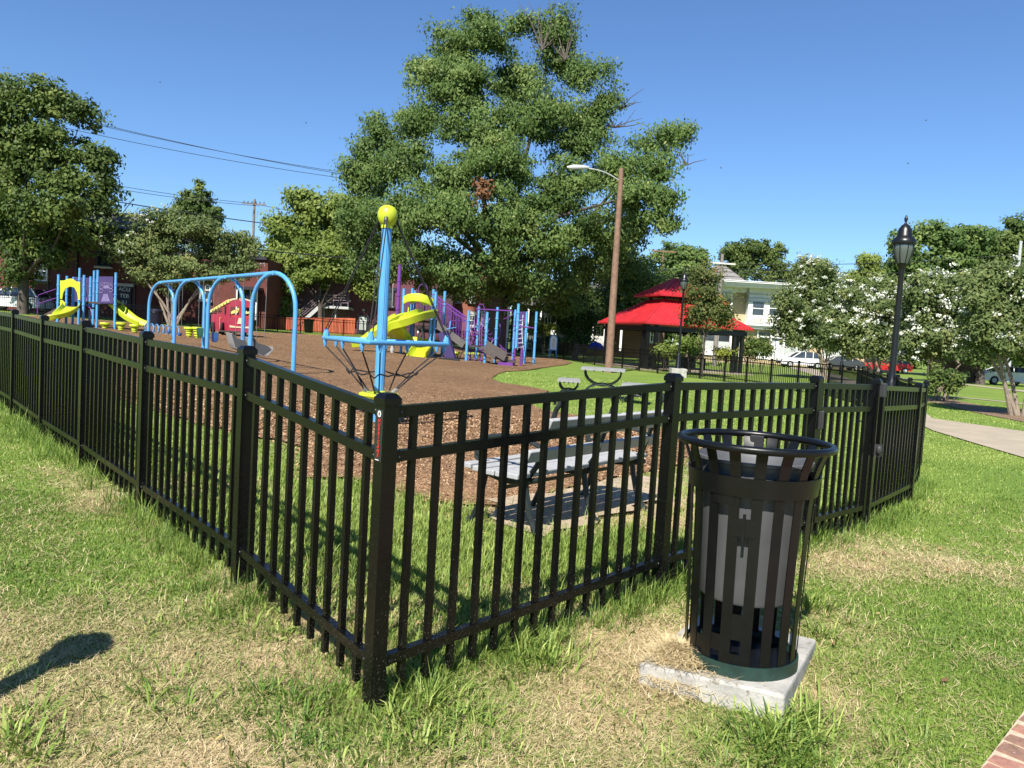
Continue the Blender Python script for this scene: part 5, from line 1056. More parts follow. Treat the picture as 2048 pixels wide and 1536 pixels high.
o = thing('annex', GY(533, 63), 'small beige rendered annex between the brick house and the green tree', 'building'); wall(o, 518, 548, 576, 63, 5, MT['beige']); pxbox(o, 516, 550, 572, 577, 62.8, 5.3, MT['grey_roof'], 'roof')
# mauve house with outside stairs
CY = 66.0; o = thing('mauve_house', GY(740, CY), 'mauve and maroon house with metal outside stairs and landing', 'building')
wall(o, 588, 697, 548, CY + 1.2, 8, MT['mauve']); wall(o, 697, 905, 556, CY, 9, MT['brick_maroon'], 'brick_wall')
for k in range(22): pxbox(o, 588 + k * 5, 589 + k * 5, 548, 660, CY + 1.12, .06, MT['mauve'], 'siding_batten')
pxbox(o, 835, 907, 558, 563, CY - .4, .5, MT['stone'], 'cornice'); pxbox(o, 838, 905, 563, 660, CY - .25, .3, mat('shaded_brick', (.06, .03, .032), .8), 'bay')  # bay in a flat brown, darker than the maroon brick
for a in ((766, 788, 582, 612), (868, 884, 590, 615)): window(o, *a, CY, 'dark_trim', 'dark_trim', True, 0)
dr = pxbox(o, 716, 738, 630, 668, CY - .1, .12, MT['dark_trim'], 'door'); pxbox(o, 719, 733, 634, 660, CY - .14, .06, MT['blind'], 'door_pane'); window(o, 640, 655, 574, 606, CY + 1.2, 'white_paint', 'stone', False, 0)
for x, y in ((703, 617), (725, 618), (698, 600)): pxbox(o, x, x + 4, y, y + 4, CY - .05, .08, MT['stone'], 'wall_tie')
ld = pxbox(o, 636, 697, 612, 617, CY - 1.4, 2.4, MT['lamp_metal'], 'landing')
STR = mat('stair_rail', (.26, .20, .23), .5)
for y in (590, 595, 600, 605): 
    rail(o, [at(638, y, CY - 1.4), at(697, y + 1, CY - 1.4)], .025, STR, 'landing_rail'); rail(o, [at(638, y, CY - 1.4), at(584, y + 44, CY - 1.4)], .025, STR, 'stair_rail')
for x in (638, 652, 667, 682, 696): rail(o, [at(x, 589, CY - 1.4), at(x, 613, CY - 1.4)], .03, STR, 'rail_post')
for dy in (0, 1.1): m2 = M(); m2.bar(at(637, 615, CY - 1.4 + dy), at(596, 652, CY - 1.4 + dy), .08, .3); m2.build('stringer', MT['lamp_metal'], o)
for k in range(9): q = at(637, 615, CY - .85).lerp(at(596, 652, CY - .85), (k + .5) / 9); m2 = M(); m2.box((q.x, q.y, q.z + .02), (.3, 1.1, .05)); m2.build('stair_tread', MT['deck'], o)
for x in (648, 671): rail(o, [at(x, 617, CY - 1), at(x, 660, CY - 1)], .06, MT['lamp_metal'], 'landing_post')
# orange board fence
WY = 62.5; wf = thing('board_fence', GY(640, WY), 'orange brown upright board fence behind the black fence', 'fence'); WB = [mat('cedar_board_%d' % k, c, .75, .2, 3) for k, c in enumerate(((.40, .085, .035), (.34, .07, .03), (.44, .105, .045)))]
for k in range(46):
    x = 466 + k * 5.35; g_ = GY(x, WY); m2 = M(); zz = at(x, 634 + (x - 520) * .012, WY).z; m2.box((g_.x, g_.y + random.uniform(-.012, .012), (g_.z + zz) / 2), (.205, .03, zz - g_.z + random.uniform(-.02, .02))); m2.build('board', random.choice(WB), wf)
# brick house behind the climber
EY = 68.0; o = thing('brick_house', GY(960, EY), 'orange red brick house with white windows behind the big climber', 'building'); wall(o, 903, 1017, 520, EY, 8, MT['brick_orange'])
for a in ((907, 921, 572, 604), (906, 916, 628, 650), (938, 950, 630, 652), (990, 1006, 630, 646), (962, 972, 628, 650), (938, 950, 575, 604), (985, 1000, 572, 604)): window(o, *a, EY)
pxbox(o, 1014, 1018, 560, 715, EY - .08, .1, MT['white_paint'], 'downpipe'); pxbox(o, 900, 1020, 512, 521, EY - .3, .5, MT['white_paint'], 'cornice')
o = thing('porch_house', GY(1080, 74), 'shaded house with slim white porch columns behind the far fence', 'building'); wall(o, 1022, 1175, 560, 75, 8, mat('dark_siding', (.07, .075, .07), .8)); pxbox(o, 1020, 1150, 590, 612, 72.5, 2.5, MT['grey_roof'], 'porch_roof')
for x in (1026, 1054, 1079, 1110): pxbox(o, x, x + 3, 612, 690, 72.7, .2, MT['white_paint'], 'column')
pxbox(o, 1020, 1150, 686, 700, 72.4, 2.6, MT['stone'], 'porch_floor'); window(o, 1035, 1048, 632, 664, 75); window(o, 1088, 1102, 632, 664, 75)
o = thing('porch_house', GY(1250, 78), 'brick house with white porch behind the pavilion', 'building'); wall(o, 1178, 1330, 588, 79, 8, brickmat('brown_brick', (.16, .07, .05), (.13, .055, .04), (.14, .09, .07))); pxbox(o, 1176, 1332, 640, 650, 76, 3, MT['grey_roof'], 'porch_roof'); pxbox(o, 1184, 1212, 672, 692, 76.2, .2, MT['stone'], 'porch_rail')
for x in (1182, 1207, 1240): pxbox(o, x, x + 4, 650, 702, 76.1, .25, MT['white_paint'], 'column')
for a in ((1192, 1202, 656, 684), (1218, 1230, 656, 684), (1300, 1312, 656, 684), (1200, 1214, 604, 630), (1290, 1304, 604, 630)): window(o, *a, 79)
m2 = M(); zt_ = at(1250, 588, 79).z; xa, xb = at(1174, 588, 79).x, at(1334, 588, 79).x; m2.add([(xa, 78.6, zt_), (xb, 78.6, zt_), (xb, 87.2, zt_), (xa, 87.2, zt_), (xa + 2, 83, zt_ + 2.4), (xb - 2, 83, zt_ + 2.4)], [(0, 1, 5, 4), (1, 2, 5), (2, 3, 4, 5), (3, 0, 4), (3, 2, 1, 0)]); m2.build('roof', MT['grey_roof'], o)
# storefront row at right
SY2 = 86.0; o = thing('storefront', GY(1600, SY2), 'two storey cream brick storefront with white bays and cornice', 'building'); wall(o, 1412, 1800, 582, SY2, 10, MT['brick_cream'])
def roll_y(px, y, ref): return y + (px - ref) * ROLL_S
for x0, x1 in ((1405, 1465), (1497, 1570), (1610, 1670), (1732, 1800)):
    xm = (x0 + x1) / 2; yy = lambda v: roll_y(xm, v, 1530)
    bay = pxbox(o, x0, x1, yy(572), yy(652), SY2 - 1.0, 1.1, MT['white_paint'], 'bay')
    for y in (588, 596, 603): pxbox(o, x0 - 1, x1 + 1, yy(y), yy(y + 2.0), SY2 - 1.12, 1.2, MT['lamp_metal'], 'bay_moulding')
    for a, b__ in ((.12, .42), (.58, .9)):
        w_ = pxbox(bay, x0 + (x1 - x0) * a, x0 + (x1 - x0) * b__, yy(604), yy(629), SY2 - 1.07, .1, MT['glass'], 'window'); pxbox(w_, x0 + (x1 - x0) * a, x0 + (x1 - x0) * b__, yy(616), yy(617.5), SY2 - 1.1, .05, MT['white_paint'], 'sash'); pxbox(bay, x0 + (x1 - x0) * a, x0 + (x1 - x0) * b__, yy(637), yy(646), SY2 - 1.05, .08, MT['stone'], 'bay_panel')
xa, xb = at(1400, 570, SY2).x, at(1805, 570, SY2).x; zt_ = at(1530, 570, SY2).z
for dz, pr in ((0, .9), (-.22, .65), (-.42, .4)): m2 = M(); m2.box(((xa + xb) / 2, SY2 - pr / 2 - .9, zt_ + dz), (xb - xa, pr + 2.2, .2)); m2.build('cornice', MT['white_paint'], o)
m2 = M(); m2.box(((xa + xb) / 2, SY2 - .2, zt_ - .75), (xb - xa, .5, .5)); m2.build('frieze', MT['white_paint'], o)
za_ = at(1530, 655, SY2).z; m2 = M(); m2.box(((xa + xb) / 2, SY2 - .35, za_), (xb - xa, .7, .45)); m2.build('shop_fascia', MT['white_paint'], o)
for k in range(15):
    x0 = 1408 + k * 26.5; yy = lambda v: roll_y(x0, v, 1480)
    if 1475 < x0 < 1497 or k in (8, 11, 12): continue
    s_ = pxbox(o, x0 + 2, x0 + 24, yy(662), yy(702), SY2 - .08, .12, MT['glass'], 'shop_window'); pxbox(s_, x0 + 1, x0 + 25, yy(670), yy(673), SY2 - .14, .1, MT['white_paint'], 'transom'); pxbox(s_, x0 - 1, x0 + 2, yy(658), yy(716), SY2 - .16, .18, MT['white_paint'], 'mullion'); pxbox(s_, x0 + 2, x0 + 24, yy(686), yy(703), SY2 - .12, .05, MT['blind'], 'half_blind'); pxbox(s_, x0 + 2, x0 + 24, yy(703), yy(716), SY2 - .12, .12, MT['white_paint'], 'stall_riser')
o = thing('grey_roof_house', GY(1450, 100), 'house with a steep grey hipped roof behind the storefront', 'building'); wall(o, 1400, 1500, 566, 100, 8, MT['beige']); m2 = M(); zt_ = at(1450, 570, 100).z; xa, xb = at(1396, 570, 100).x, at(1504, 570, 100).x; zp_ = at(1450, 528, 100).z; m2.add([(xa, 99.5, zt_), (xb, 99.5, zt_), (xb, 109, zt_), (xa, 109, zt_), ((xa + xb) / 2 - .8, 103, zp_), ((xa + xb) / 2 + .8, 103, zp_)], [(0, 1, 5, 4), (1, 2, 5), (2, 3, 4, 5), (3, 0, 4), (3, 2, 1, 0)]); m2.build('roof', MT['grey_roof'], o)
# brown board fence at right behind the trees
WY2 = 60.0; wf = thing('board_fence', GY(1885, WY2), 'weathered brown board fence behind the right blossom trees', 'fence'); MT['old_board'] = mat('old_board', (.11, .07, .05), .85, .25, 2)
for k in range(24):
    x = 1858 + k * 4.2; g_ = GY(x, WY2); m2 = M(); m2.box((g_.x, g_.y + random.uniform(-.01, .01), g_.z + .85), (.155, .03, 1.75 + random.uniform(-.03, .03))); m2.build('board', MT['old_board'], wf)

# ------------------------------------------------------------------ parked cars
def car(c, ang, label, paint, suv=True, L=4.6, cat='car'):
    o = thing('parked_car', c, label, cat); R_ = Matrix.Rotation(ang, 3, 'Z'); q = lambda x, y, z: Vector(c) + R_ @ Vector((x, y, z)); h = L / 2; H = 1.68 if suv else 1.46
    low = [(-h, .35), (-h + .05, .72), (-h + .25, .92), (-h + 1.15, 1.02), (h - .55, 1.06), (h - .08, .98), (h, .6), (h - .05, .32)]
    def arch(cx): return [(cx + .38 * math.cos(t), .32 + .38 * math.sin(t)) for t in np.linspace(0, math.pi, 8)]
    bot = arch(h - .85) + arch(-h + .9)
    out = low + bot
    secs = []
    for y, k in ((-.88, .93), (-.80, 1.0), (.80, 1.0), (.88, .93)): secs.append([q(x * (1 if abs(y) < .85 else .985), y, .32 + (z - .32) * (1 if abs(y) < .85 else .97)) for x, z in out])
    m2 = M(); n = len(out); vs = [p for s in secs for p in s]; fs = [(i * n + j, i * n + (j + 1) % n, (i + 1) * n + (j + 1) % n, (i + 1) * n + j) for i in range(3) for j in range(n)]; fs += [tuple(range(n)), tuple(3 * n + j for j in range(n - 1, -1, -1))]; m2.add(vs, fs); body = m2.build('body', paint, o, smooth=True)
    cab0 = [(-h + 1.05, 1.0), (-h + 1.95, H - .08), (-h + 2.4, H), (h - (.75 if suv else 1.3), H - .03), (h - (.25 if suv else .55), 1.04)]
    rows = [[q(x, -.80, z) for x, z in cab0], [q(x + (.0), -.62, z + (.0 if z < 1.1 else .0)) for x, z in cab0], [q(x, .62, z) for x, z in cab0], [q(x, .80, z) for x, z in cab0]]
    m2 = M(); gl = [[q(x, s * (.82 if z < 1.1 else .66), z) for x, z in cab0] for s in (-1, 1)]; k5 = len(cab0); m2.add(gl[0] + gl[1], [tuple(range(k5)), tuple(range(2 * k5 - 1, k5 - 1, -1))] + [(j, k5 + j, k5 + (j + 1) % k5, (j + 1) % k5) for j in range(k5)]); m2.build('windows', MT['glass'], o)
    m2 = M(); m2.add([q(x, s * .64, z + .015) for s in (-1, 1) for x, z in cab0[1:4]], [(0, 1, 4, 3), (1, 2, 5, 4)]); m2.v += [tuple(Vector(p) - Vector((0, 0, .05))) for p in m2.v]; m2.f += [(9, 10, 7, 6), (10, 11, 8, 7)]; m2.mi += [0, 0]; m2.build('roof_panel', paint, o)
    for s in (-1, 1):
        m2 = M()
        for a, b_ in (((-h + 1.05, 1.0), (-h + 1.95, H - .08)), ((-h + 2.45, 1.03), (-h + 2.5, H)), ((h - 1.35, 1.05), (h - 1.3, H - .02)), ((h - .25 if suv else h - .55, 1.04), (h - .75 if suv else h - 1.3, H - .03))): m2.bar(q(a[0], s * .83, a[1]), q(b_[0], s * .675, b_[1]), .06, .08)
        m2.build('pillars', paint, o)
        for x in (-h + .9, h - .85):
            m2 = M(); m2.lathe([(0, -.11), (.30, -.11), (.335, -.08), (.335, .08), (.30, .11), (0, .11)], q(x, s * .80, .335), 20, R_ @ Matrix.Rotation(math.radians(90), 3, 'X')); w_ = m2.build('wheel', MT['rubber'], o, smooth=True); m2 = M(); m2.lathe([(0, -.125), (.19, -.125), (.20, -.1), (.20, .1), (.19, .125), (0, .125)], q(x, s * .80, .335), 14, R_ @ Matrix.Rotation(math.radians(90), 3, 'X')); m2.build('rim', MT['lamp_metal'], w_, smooth=True)
        m2 = M(); m2.box(q(-h + .12, s * .68, .78), (.2, .3, .14), ang); m2.build('headlight', MT['lantern_glass'], o)
        m2 = M(); m2.box(q(h - .08, s * .72, .86), (.12, .2, .22), ang); m2.build('tail_light', MT['red_open'], o)
    m2 = M(); m2.box(q(-h + .02, 0, .5), (.08, 1.3, .22), ang); m2.build('grille', MT['rubber'], o)
    return o
WC = mat('car_white', (.75, .75, .75), .3, .03, 1); RC = mat('car_red', (.42, .018, .022), .28, .05, 1); DC = mat('car_dark', (.045, .05, .055), .28, .08, 1)
car(GY(1600, 80), .02, 'white SUV parked in front of the storefront beyond the far fence', WC); car(GY(1678, 80), .02, 'dark grey car parked between the white SUV and the red SUV', DC, False); car(GY(1773, 80), .04, 'bright red SUV parked behind the lamp post', RC)
car(GY(2008, 60), .06, 'white car parked in shade at the right edge of the picture', WC, False, 4.7); car(GY(30, 54.5), .0, 'white car parked behind the fence at the far left', WC, True); 
# far litter bin by the back fence
q = GY(617, 59.0); o = thing('litter_bin', q, 'black litter bin in front of the orange board fence', 'litter bin'); m2 = M(); m2.lathe([(.30, 0), (.33, .1), (.36, .85), (.42, .98), (.42, 1.02), (.36, 1.0), (.33, .6), (0, .6)], q, 16); m2.build('bin_body', MT['bin_black'], o, smooth=True); m2 = M(); m2.tube([q + Vector((.43 * math.cos(t), .43 * math.sin(t), 1.02)) for t in np.linspace(0, 6.283, 17)[:-1]], .025, 6, closed=True); m2.build('rim', MT['bin_black'], o)
q = GY(312, 48.5); o = thing('litter_bin', q, 'dark blue litter bin in the shade behind the coil climber', 'litter bin'); m2 = M(); m2.lathe([(.30, 0), (.34, .1), (.38, .9), (.40, .95), (.30, 1.05), (0, 1.08)], q, 14); m2.build('bin_body', mat('bin_navy', (.006, .008, .022), .5), o, smooth=True); m2 = M(); m2.lathe([(.39, .80), (.405, .84), (.39, .88)], q, 14); m2.build('band', MT['bin_black'], o)
q = GY(1190, 55.5); o = thing('umbrella', q + Vector((0, 0, 0)), 'blue umbrella standing open behind the far fence left of the wooden pole', 'umbrella'); m2 = M(); m2.lathe([(.62, .95), (.52, 1.2), (.30, 1.42), (0, 1.5)], q, 10); m2.build('canopy', mat('umbrella_blue', (.012, .035, .33), .6), o, smooth=False); m2 = M(); m2.tube([q, q + Vector((0, 0, 1.55))], .015, 6); m2.build('shaft', MT['iron'], o)
q = GY(1102, 60); o = thing('notice_sign', q, 'small white notice on a post in front of the yellow green bush', 'sign'); m2 = M(); m2.box((q.x, q.y, q.z + 1.85), (.26, .03, .36)); m2.build('board', MT['white_paint'], o); m2 = M(); m2.tube([q, q + Vector((0, .03, 2.0))], .025, 6); m2.build('post', MT['lamp_metal'], o)
q = GY(1547, 72); o = thing('notice_sign', q, 'large white board on a thin post before the storefront', 'sign'); m2 = M(); m2.box((q.x, q.y, q.z + 1.9), (.9, .04, 1.3)); m2.build('board', MT['white_paint'], o); m2 = M(); m2.tube([q + Vector((0, -.04, 0)), q + Vector((0, -.04, 2.6))], .03, 6); m2.build('post', MT['iron'], o)
# ------------------------------------------------------------------ trees
LEAF = dict(
 oak=leafmat('willow_oak_leaf', [(0, (.046, .086, .022)), (.5, (.105, .165, .042)), (.85, (.175, .235, .066)), (1, (.25, .29, .09))], .28),
 dark=leafmat('dark_leaf', [(0, (.030, .056, .014)), (.5, (.080, .122, .028)), (1, (.18, .215, .055))], .22),
 light=leafmat('light_leaf', [(0, (.08, .13, .026)), (.5, (.17, .225, .048)), (1, (.29, .335, .09))], .32),
 myrtle=leafmat('myrtle_leaf', [(0, (.050, .080, .026)), (.5, (.125, .165, .054)), (.85, (.20, .225, .078)), (1, (.28, .25, .10))], .25),
 yellow=leafmat('yellow_leaf', [(0, (.10, .13, .02)), (.5, (.20, .23, .035)), (1, (.36, .36, .07))], .3),
 turning=leafmat('turning_leaf', [(0, (.05, .075, .02)), (.6, (.11, .13, .035)), (.85, (.19, .18, .05)), (.93, (.30, .07, .03)), (1, (.40, .08, .03))], .25),
 blossom=leafmat('white_blossom', [(0, (.50, .52, .44)), (1, (.80, .80, .74))], .2),
 brown=leafmat('dead_leaf', [(0, (.10, .045, .02)), (1, (.22, .11, .05))], .1))
def unit(n):
    v = RNG.normal(0, 1, (n, 3)); return v / np.linalg.norm(v, axis=1)[:, None]
def frac(lobes, n=4, s=.54):
    out = []                                                     # break each lobe into uneven smaller boughs
    for px, py, rx, ry, *r in lobes:
        for k in range(n):
            a = RNG.uniform(0, 6.283); q_ = RNG.uniform(.25, .62); s_ = s * RNG.uniform(.75, 1.25); out.append((px + rx * q_ * math.cos(a), py + ry * q_ * math.sin(a), rx * s_, ry * s_, (r[0] if r else 0) + RNG.normal(0, .25) * rx * .03))
    return out
def leaf_cloud(lobes, Y, leaf, dens, nleaf, csz, droop=.25, wid=.6, tbase=.45, skin=.45, split=True):
    """leaf quads gathered in clumps that fill the given lobes; lobes are (px, py, rx, ry, dy) at depth Y"""
    Vs, Ts = [], []
    for wgt, lb in ([(1.0, l_) for l_ in frac(lobes)] + [(.42, l_) for l_ in lobes] if split else [(1.0, l_) for l_ in lobes]):
        px, py, rx, ry = lb[:4]; dy = lb[4] if len(lb) > 4 else 0.0; k_ = mpp(Y + dy); c = np.array(at(px, py, Y + dy)); R = np.array([rx * k_, (rx + ry) * .5 * k_, ry * k_])
        nc = max(2, int(wgt * dens * R[0] * R[2])); u = unit(nc); f = RNG.random(nc) ** skin; cc = c + u * f[:, None] * R
        cc[:, 2] += RNG.normal(0, .12, nc); ts = np.clip(RNG.normal(tbase, .17, nc), 0, 1)
        n = nc * nleaf; ci = np.repeat(np.arange(nc), nleaf); sz = csz * RNG.uniform(.55, 1.25, nc)
        p = cc[ci] + np.clip(RNG.normal(0, 1, (n, 3)), -1.9, 1.9) * (sz[ci])[:, None] * np.array([1, 1, .62]); p[:, 2] -= droop * sz[ci] * RNG.random(n)
        nr = unit(n) * .75 + (p - cc[ci]) / (sz[ci][:, None] + 1e-6) * .35 + (p - c) / (np.linalg.norm(p - c, axis=1)[:, None] + 1e-6) * .5 + np.array([-.1, -.25, .5]); nr /= np.linalg.norm(nr, axis=1)[:, None]
        t = np.cross(nr, unit(n)); t[:, 2] -= droop; t /= np.linalg.norm(t, axis=1)[:, None]; b_ = np.cross(nr, t)
        l = leaf * RNG.uniform(.65, 1.3, n)[:, None]; Vs.append(np.stack([p - t * l * .5, p + b_ * l * wid * .5, p + t * l * .5, p - b_ * l * wid * .5], 1).reshape(-1, 3)); Ts.append(np.repeat(np.clip(ts[ci] + RNG.normal(0, .13, n), 0, 1), 4))
    return np.concatenate(Vs), np.concatenate(Ts)
def crown(parent, lobes, Y, mt, leaf, dens, nleaf, csz, name='crown', **kw):
    if name == 'crown' and parent.name[:6] != 'willow': leaf *= 1.12; dens *= 1.75; nleaf = int(nleaf * 1.9); csz *= .85
    V, t = leaf_cloud(lobes, Y, leaf, dens, nleaf, csz, **kw); o = np.array(wloc(parent)); me = big_mesh(name, V - o, np.arange(len(V)).reshape(-1, 4), t); me.materials.append(mt); ob = bpy.data.objects.new(name, me); COL.objects.link(ob); ob.parent = parent; return ob
def limbs(parent, base, lobes, Y, r0, mt, fork=.35, nstem=1, spread=.0, take=None, bend=.25):
    tr = M(); rs_ = random.Random(len(lobes) * 7 + int(abs(base.x) * 10)); cs = [at(l[0], l[1], Y + (l[4] if len(l) > 4 else 0)) for l in (take or lobes)]
    cm = sum(cs, Vector()) / len(cs)
    if nstem == 1:
        fk = base.lerp(Vector((base.x * .8 + cm.x * .2, cm.y * .3 + base.y * .7, cm.z)), fork); tr.tube([base - Vector((0, 0, .2)), base + Vector((0, 0, .15)), base.lerp(fk, .5), fk], [r0 * 1.5, r0 * 1.12, r0 * .95, r0 * .82], 12); t = tr.build('trunk', mt, parent, smooth=True)
        for c in cs:
            m2 = M(); a = fk - Vector((0, 0, rs_.uniform(0, .3))); md = a.lerp(c, .5) + Vector((rs_.gauss(0, bend), rs_.gauss(0, bend), rs_.uniform(-.1, .6) * bend * 3)); m2.tube([a, a.lerp(md, .5) + Vector((0, 0, .15)), md, md.lerp(c, .6), c], [r0 * .34, r0 * .28, r0 * .2, r0 * .12, r0 * .04], 7); m2.build('limb', mt, parent, smooth=True)
    else:
        for k in range(nstem):
            c = cs[k % len(cs)]; a = base + Vector((rs_.gauss(0, spread), rs_.gauss(0, spread), -.1)); m2 = M(); md = a.lerp(c, .5) + Vector((rs_.gauss(0, bend) , rs_.gauss(0, bend), bend)); m2.tube([a, a.lerp(md, .5) + Vector((0, 0, .2)), md, c], [r0, r0 * .8, r0 * .6, r0 * .2], 8); m2.build('stem', mt, parent, smooth=True)
# the big willow oak
TY = 53.0
OAK = [(905, 95, 62, 52, 1), (975, 60, 70, 50, 0), (860, 155, 62, 50, 0), (1105, 70, 48, 55, 2), (1050, 45, 30, 34, 2), (1135, 130, 40, 40, 2), (930, 170, 80, 60, -1), (1040, 150, 55, 55, 1), (850, 240, 60, 55, 0), (960, 260, 90, 70, -2), (1070, 230, 80, 60, -1), (1180, 155, 60, 34, 0), (1225, 200, 36, 28, 0), (1190, 245, 60, 34, 0), (1130, 290, 60, 40, 0),
       (755, 265, 34, 34, 0), (745, 310, 48, 46, 0), (730, 365, 52, 50, 0), (800, 320, 60, 50, -1), (880, 340, 80, 60, -3), (1000, 350, 95, 70, -4), (1110, 370, 80, 60, -3), (1200, 340, 60, 40, 0), (1260, 330, 60, 40, -5), (1310, 285, 46, 30, -4), (1365, 262, 36, 20, -3), (1320, 330, 40, 34, -6), (1290, 385, 60, 40, -7), (1330, 400, 40, 34, -7), (1325, 438, 40, 26, -7), (1250, 440, 60, 50, -5),
       (720, 430, 60, 50, 0), (790, 420, 70, 60, -3), (880, 440, 90, 60, -5), (1000, 450, 100, 70, -5), (1120, 460, 80, 60, -4), (1190, 480, 60, 60, -2), (740, 490, 56, 50, 0), (830, 510, 70, 46, -4), (940, 530, 90, 46, -4), (1060, 540, 80, 50, -3), (1160, 550, 60, 50, -1), (1240, 520, 56, 40, 1), (1270, 560, 44, 40, 3), (780, 545, 40, 40, -1), (1010, 580, 80, 34, 0), (1120, 595, 60, 40, 1), (930, 575, 60, 26, 0), (720, 545, 30, 26, 0), (850, 552, 40, 28, 0)]
og = GY(985, TY); ok_ = thing('willow_oak', og, 'very large willow oak towering over the playground in the middle', 'tree')
crown(ok_, OAK, TY, LEAF['oak'], .235, 7.0, 150, .46, droop=.6, wid=.5, skin=.5)
limbs(ok_, og, OAK, TY, .62, MT['bark'], .42, take=OAK[0:44:3], bend=.9)
SP_ = [(1085, 40, 50, 60, 2), (1130, 60, 44, 60, 2), (1240, 180, 50, 40, 0), (1230, 235, 60, 20, 0), (1375, 300, 40, 30, 0), (1340, 270, 50, 26, 0)]
rs = random.Random(5)
for l in SP_:                                                     # bare twigs at the thin ends of the crown
    c = at(l[0], l[1] + l[3], TY); m2 = M()
    for k in range(9): e = at(l[0] + rs.uniform(-1, 1) * l[2], l[1] + rs.uniform(-1, .7) * l[3], TY + l[4]); m2.tube([c, c.lerp(e, .5) + Vector((rs.gauss(0, .2), 0, rs.gauss(0, .2))), e], [.05, .03, .012], 5)
    m2.build('twigs', MT['bark'], ok_)
crown(ok_, [(968, 378, 13, 16, -6.5)], TY, LEAF['brown'], .24, 20, 40, .3, 'dead_cluster')['kind'] = 'stuff'
def simple_tree(name, label, base, Y, lobes, mt, leaf, dens, nleaf, csz, r0, bark='bark', fork=.5, nstem=1, cat='tree', blossom=None, group=None, **kw):
    o = thing(name, base, label, cat, group); crown(o, lobes, Y, LEAF[mt], leaf, dens, nleaf, csz, **kw); limbs(o, base, lobes, Y, r0, MT[bark], fork, nstem, .12, bend=.35)
    if blossom: crown(o, [(l[0], l[1] - l[3] * .12, l[2] * 1.03, l[3] * 1.0, (l[4] if len(l) > 4 else 0) - .25) for l in (blossom.get('lobes') or lobes)], Y, LEAF['blossom'], blossom.get('leaf', .10) * .72, blossom['dens'] * 1.9, blossom.get('n', 9) * 2, .085, 'blossoms', skin=.2, wid=.9, split=False)
    return o
# left: tall dark tree, blossom tree, columnar and pale trees
simple_tree('oak_tree', 'tall dark green tree filling the left edge', GY(45, 50.5), 50.5, [(20, 170, 50, 50), (70, 190, 46, 50), (120, 215, 50, 44), (165, 230, 34, 34), (30, 260, 70, 60), (120, 290, 80, 56), (185, 310, 50, 36), (205, 345, 38, 34), (60, 350, 90, 60), (160, 380, 70, 46), (200, 400, 40, 30), (40, 430, 80, 50), (130, 440, 80, 36), (185, 445, 44, 26), (60, 480, 80, 30), (-60, 250, 80, 80), (-60, 380, 90, 90), (140, 420, 60, 30, -3), (50, 415, 50, 40, -3), (10, 500, 60, 30), (100, 500, 70, 30), (20, 540, 60, 24), (160, 480, 40, 26), (90, 470, 90, 30, 2)], 'dark', .24, 3.4, 56, .5, .32, fork=.3, droop=.3)
simple_tree('crape_myrtle', 'rounded blossom tree before the left brick house', GY(345, 51), 51, [(320, 450, 60, 34), (275, 490, 54, 40), (380, 465, 70, 36), (440, 480, 60, 36), (490, 490, 40, 34), (250, 500, 34, 34), (330, 510, 70, 40), (410, 525, 80, 40), (480, 530, 46, 34), (300, 540, 46, 26), (360, 556, 60, 22), (235, 490, 22, 24), (335, 432, 30, 18)], 'myrtle', .17, 7, 52, .36, .09, 'bark_pale', nstem=6, blossom=dict(dens=5, lobes=[(250, 490, 44, 46), (300, 450, 50, 34), (340, 435, 34, 20), (525, 540, 14, 26)], leaf=.13))
simple_tree('columnar_tree', 'narrow dark upright tree top behind the left brick house', GY(395, 78), 78, [(365, 420, 16, 34), (385, 430, 22, 40), (405, 400, 18, 36), (420, 425, 18, 36), (433, 440, 12, 30), (395, 460, 40, 30)], 'dark', .3, 5, 46, .4, .2)
simple_tree('maple_tree', 'pale green tree behind the spinner left of the big oak', GY(640, 68), 68, [(610, 410, 46, 34), (570, 455, 44, 30), (640, 430, 50, 40), (600, 480, 60, 40), (680, 450, 50, 50), (560, 480, 34, 26), (690, 420, 40, 34)], 'light', .3, 3.4, 50, .55, .3)
simple_tree('maple_tree', 'yellow green tree hanging low over the mauve house', GY(640, 64.6), 64.6, [(560, 530, 44, 40), (620, 520, 60, 46), (680, 520, 60, 46), (590, 550, 44, 34), (650, 548, 46, 28), (700, 545, 44, 28), (560, 585, 28, 34), (572, 622, 16, 24), (728, 575, 26, 22)], 'light', .24, 5, 52, .45, .22)
# centre: yew, bushes, small tree before the pavilion
simple_tree('yew_tree', 'dark rounded evergreen left of the wooden light pole', GY(1150, 58), 58, [(1150, 590, 34, 34), (1135, 620, 40, 34), (1165, 625, 34, 34), (1150, 655, 44, 30)], 'dark', .16, 12, 60, .4, .2, tbase=.15)
simple_tree('shrub', 'yellow green bush behind the climber at the far fence', GY(1088, 62), 62, [(1080, 652, 22, 14), (1098, 655, 18, 12)], 'yellow', .16, 16, 40, .3, .05, cat='shrub', nstem=3)
simple_tree('tree', 'dark green tree between the big oak and the pavilion', GY(1215, 66), 66, [(1220, 560, 50, 44), (1190, 610, 50, 40), (1260, 590, 44, 40), (1290, 555, 40, 40), (1240, 630, 40, 26)], 'dark', .3, 4.2, 50, .5, .25)
simple_tree('shrub_mass', 'dark shady shrub under the porch house', GY(1115, 64), 64, [(1090, 688, 30, 16), (1130, 680, 34, 20), (1165, 690, 26, 16)], 'dark', .2, 12, 50, .3, .05, cat='shrub', nstem=3, tbase=.2)
simple_tree('young_tree', 'young tree with some red leaves in front of the pavilion', GY(1403, 40), 40, [(1415, 545, 32, 26), (1395, 570, 34, 30), (1425, 590, 36, 34), (1400, 615, 34, 30), (1430, 630, 36, 28), (1452, 605, 22, 26), (1385, 640, 26, 20), (1455, 635, 20, 20)], 'turning', .13, 12, 40, .3, .06, fork=.55)
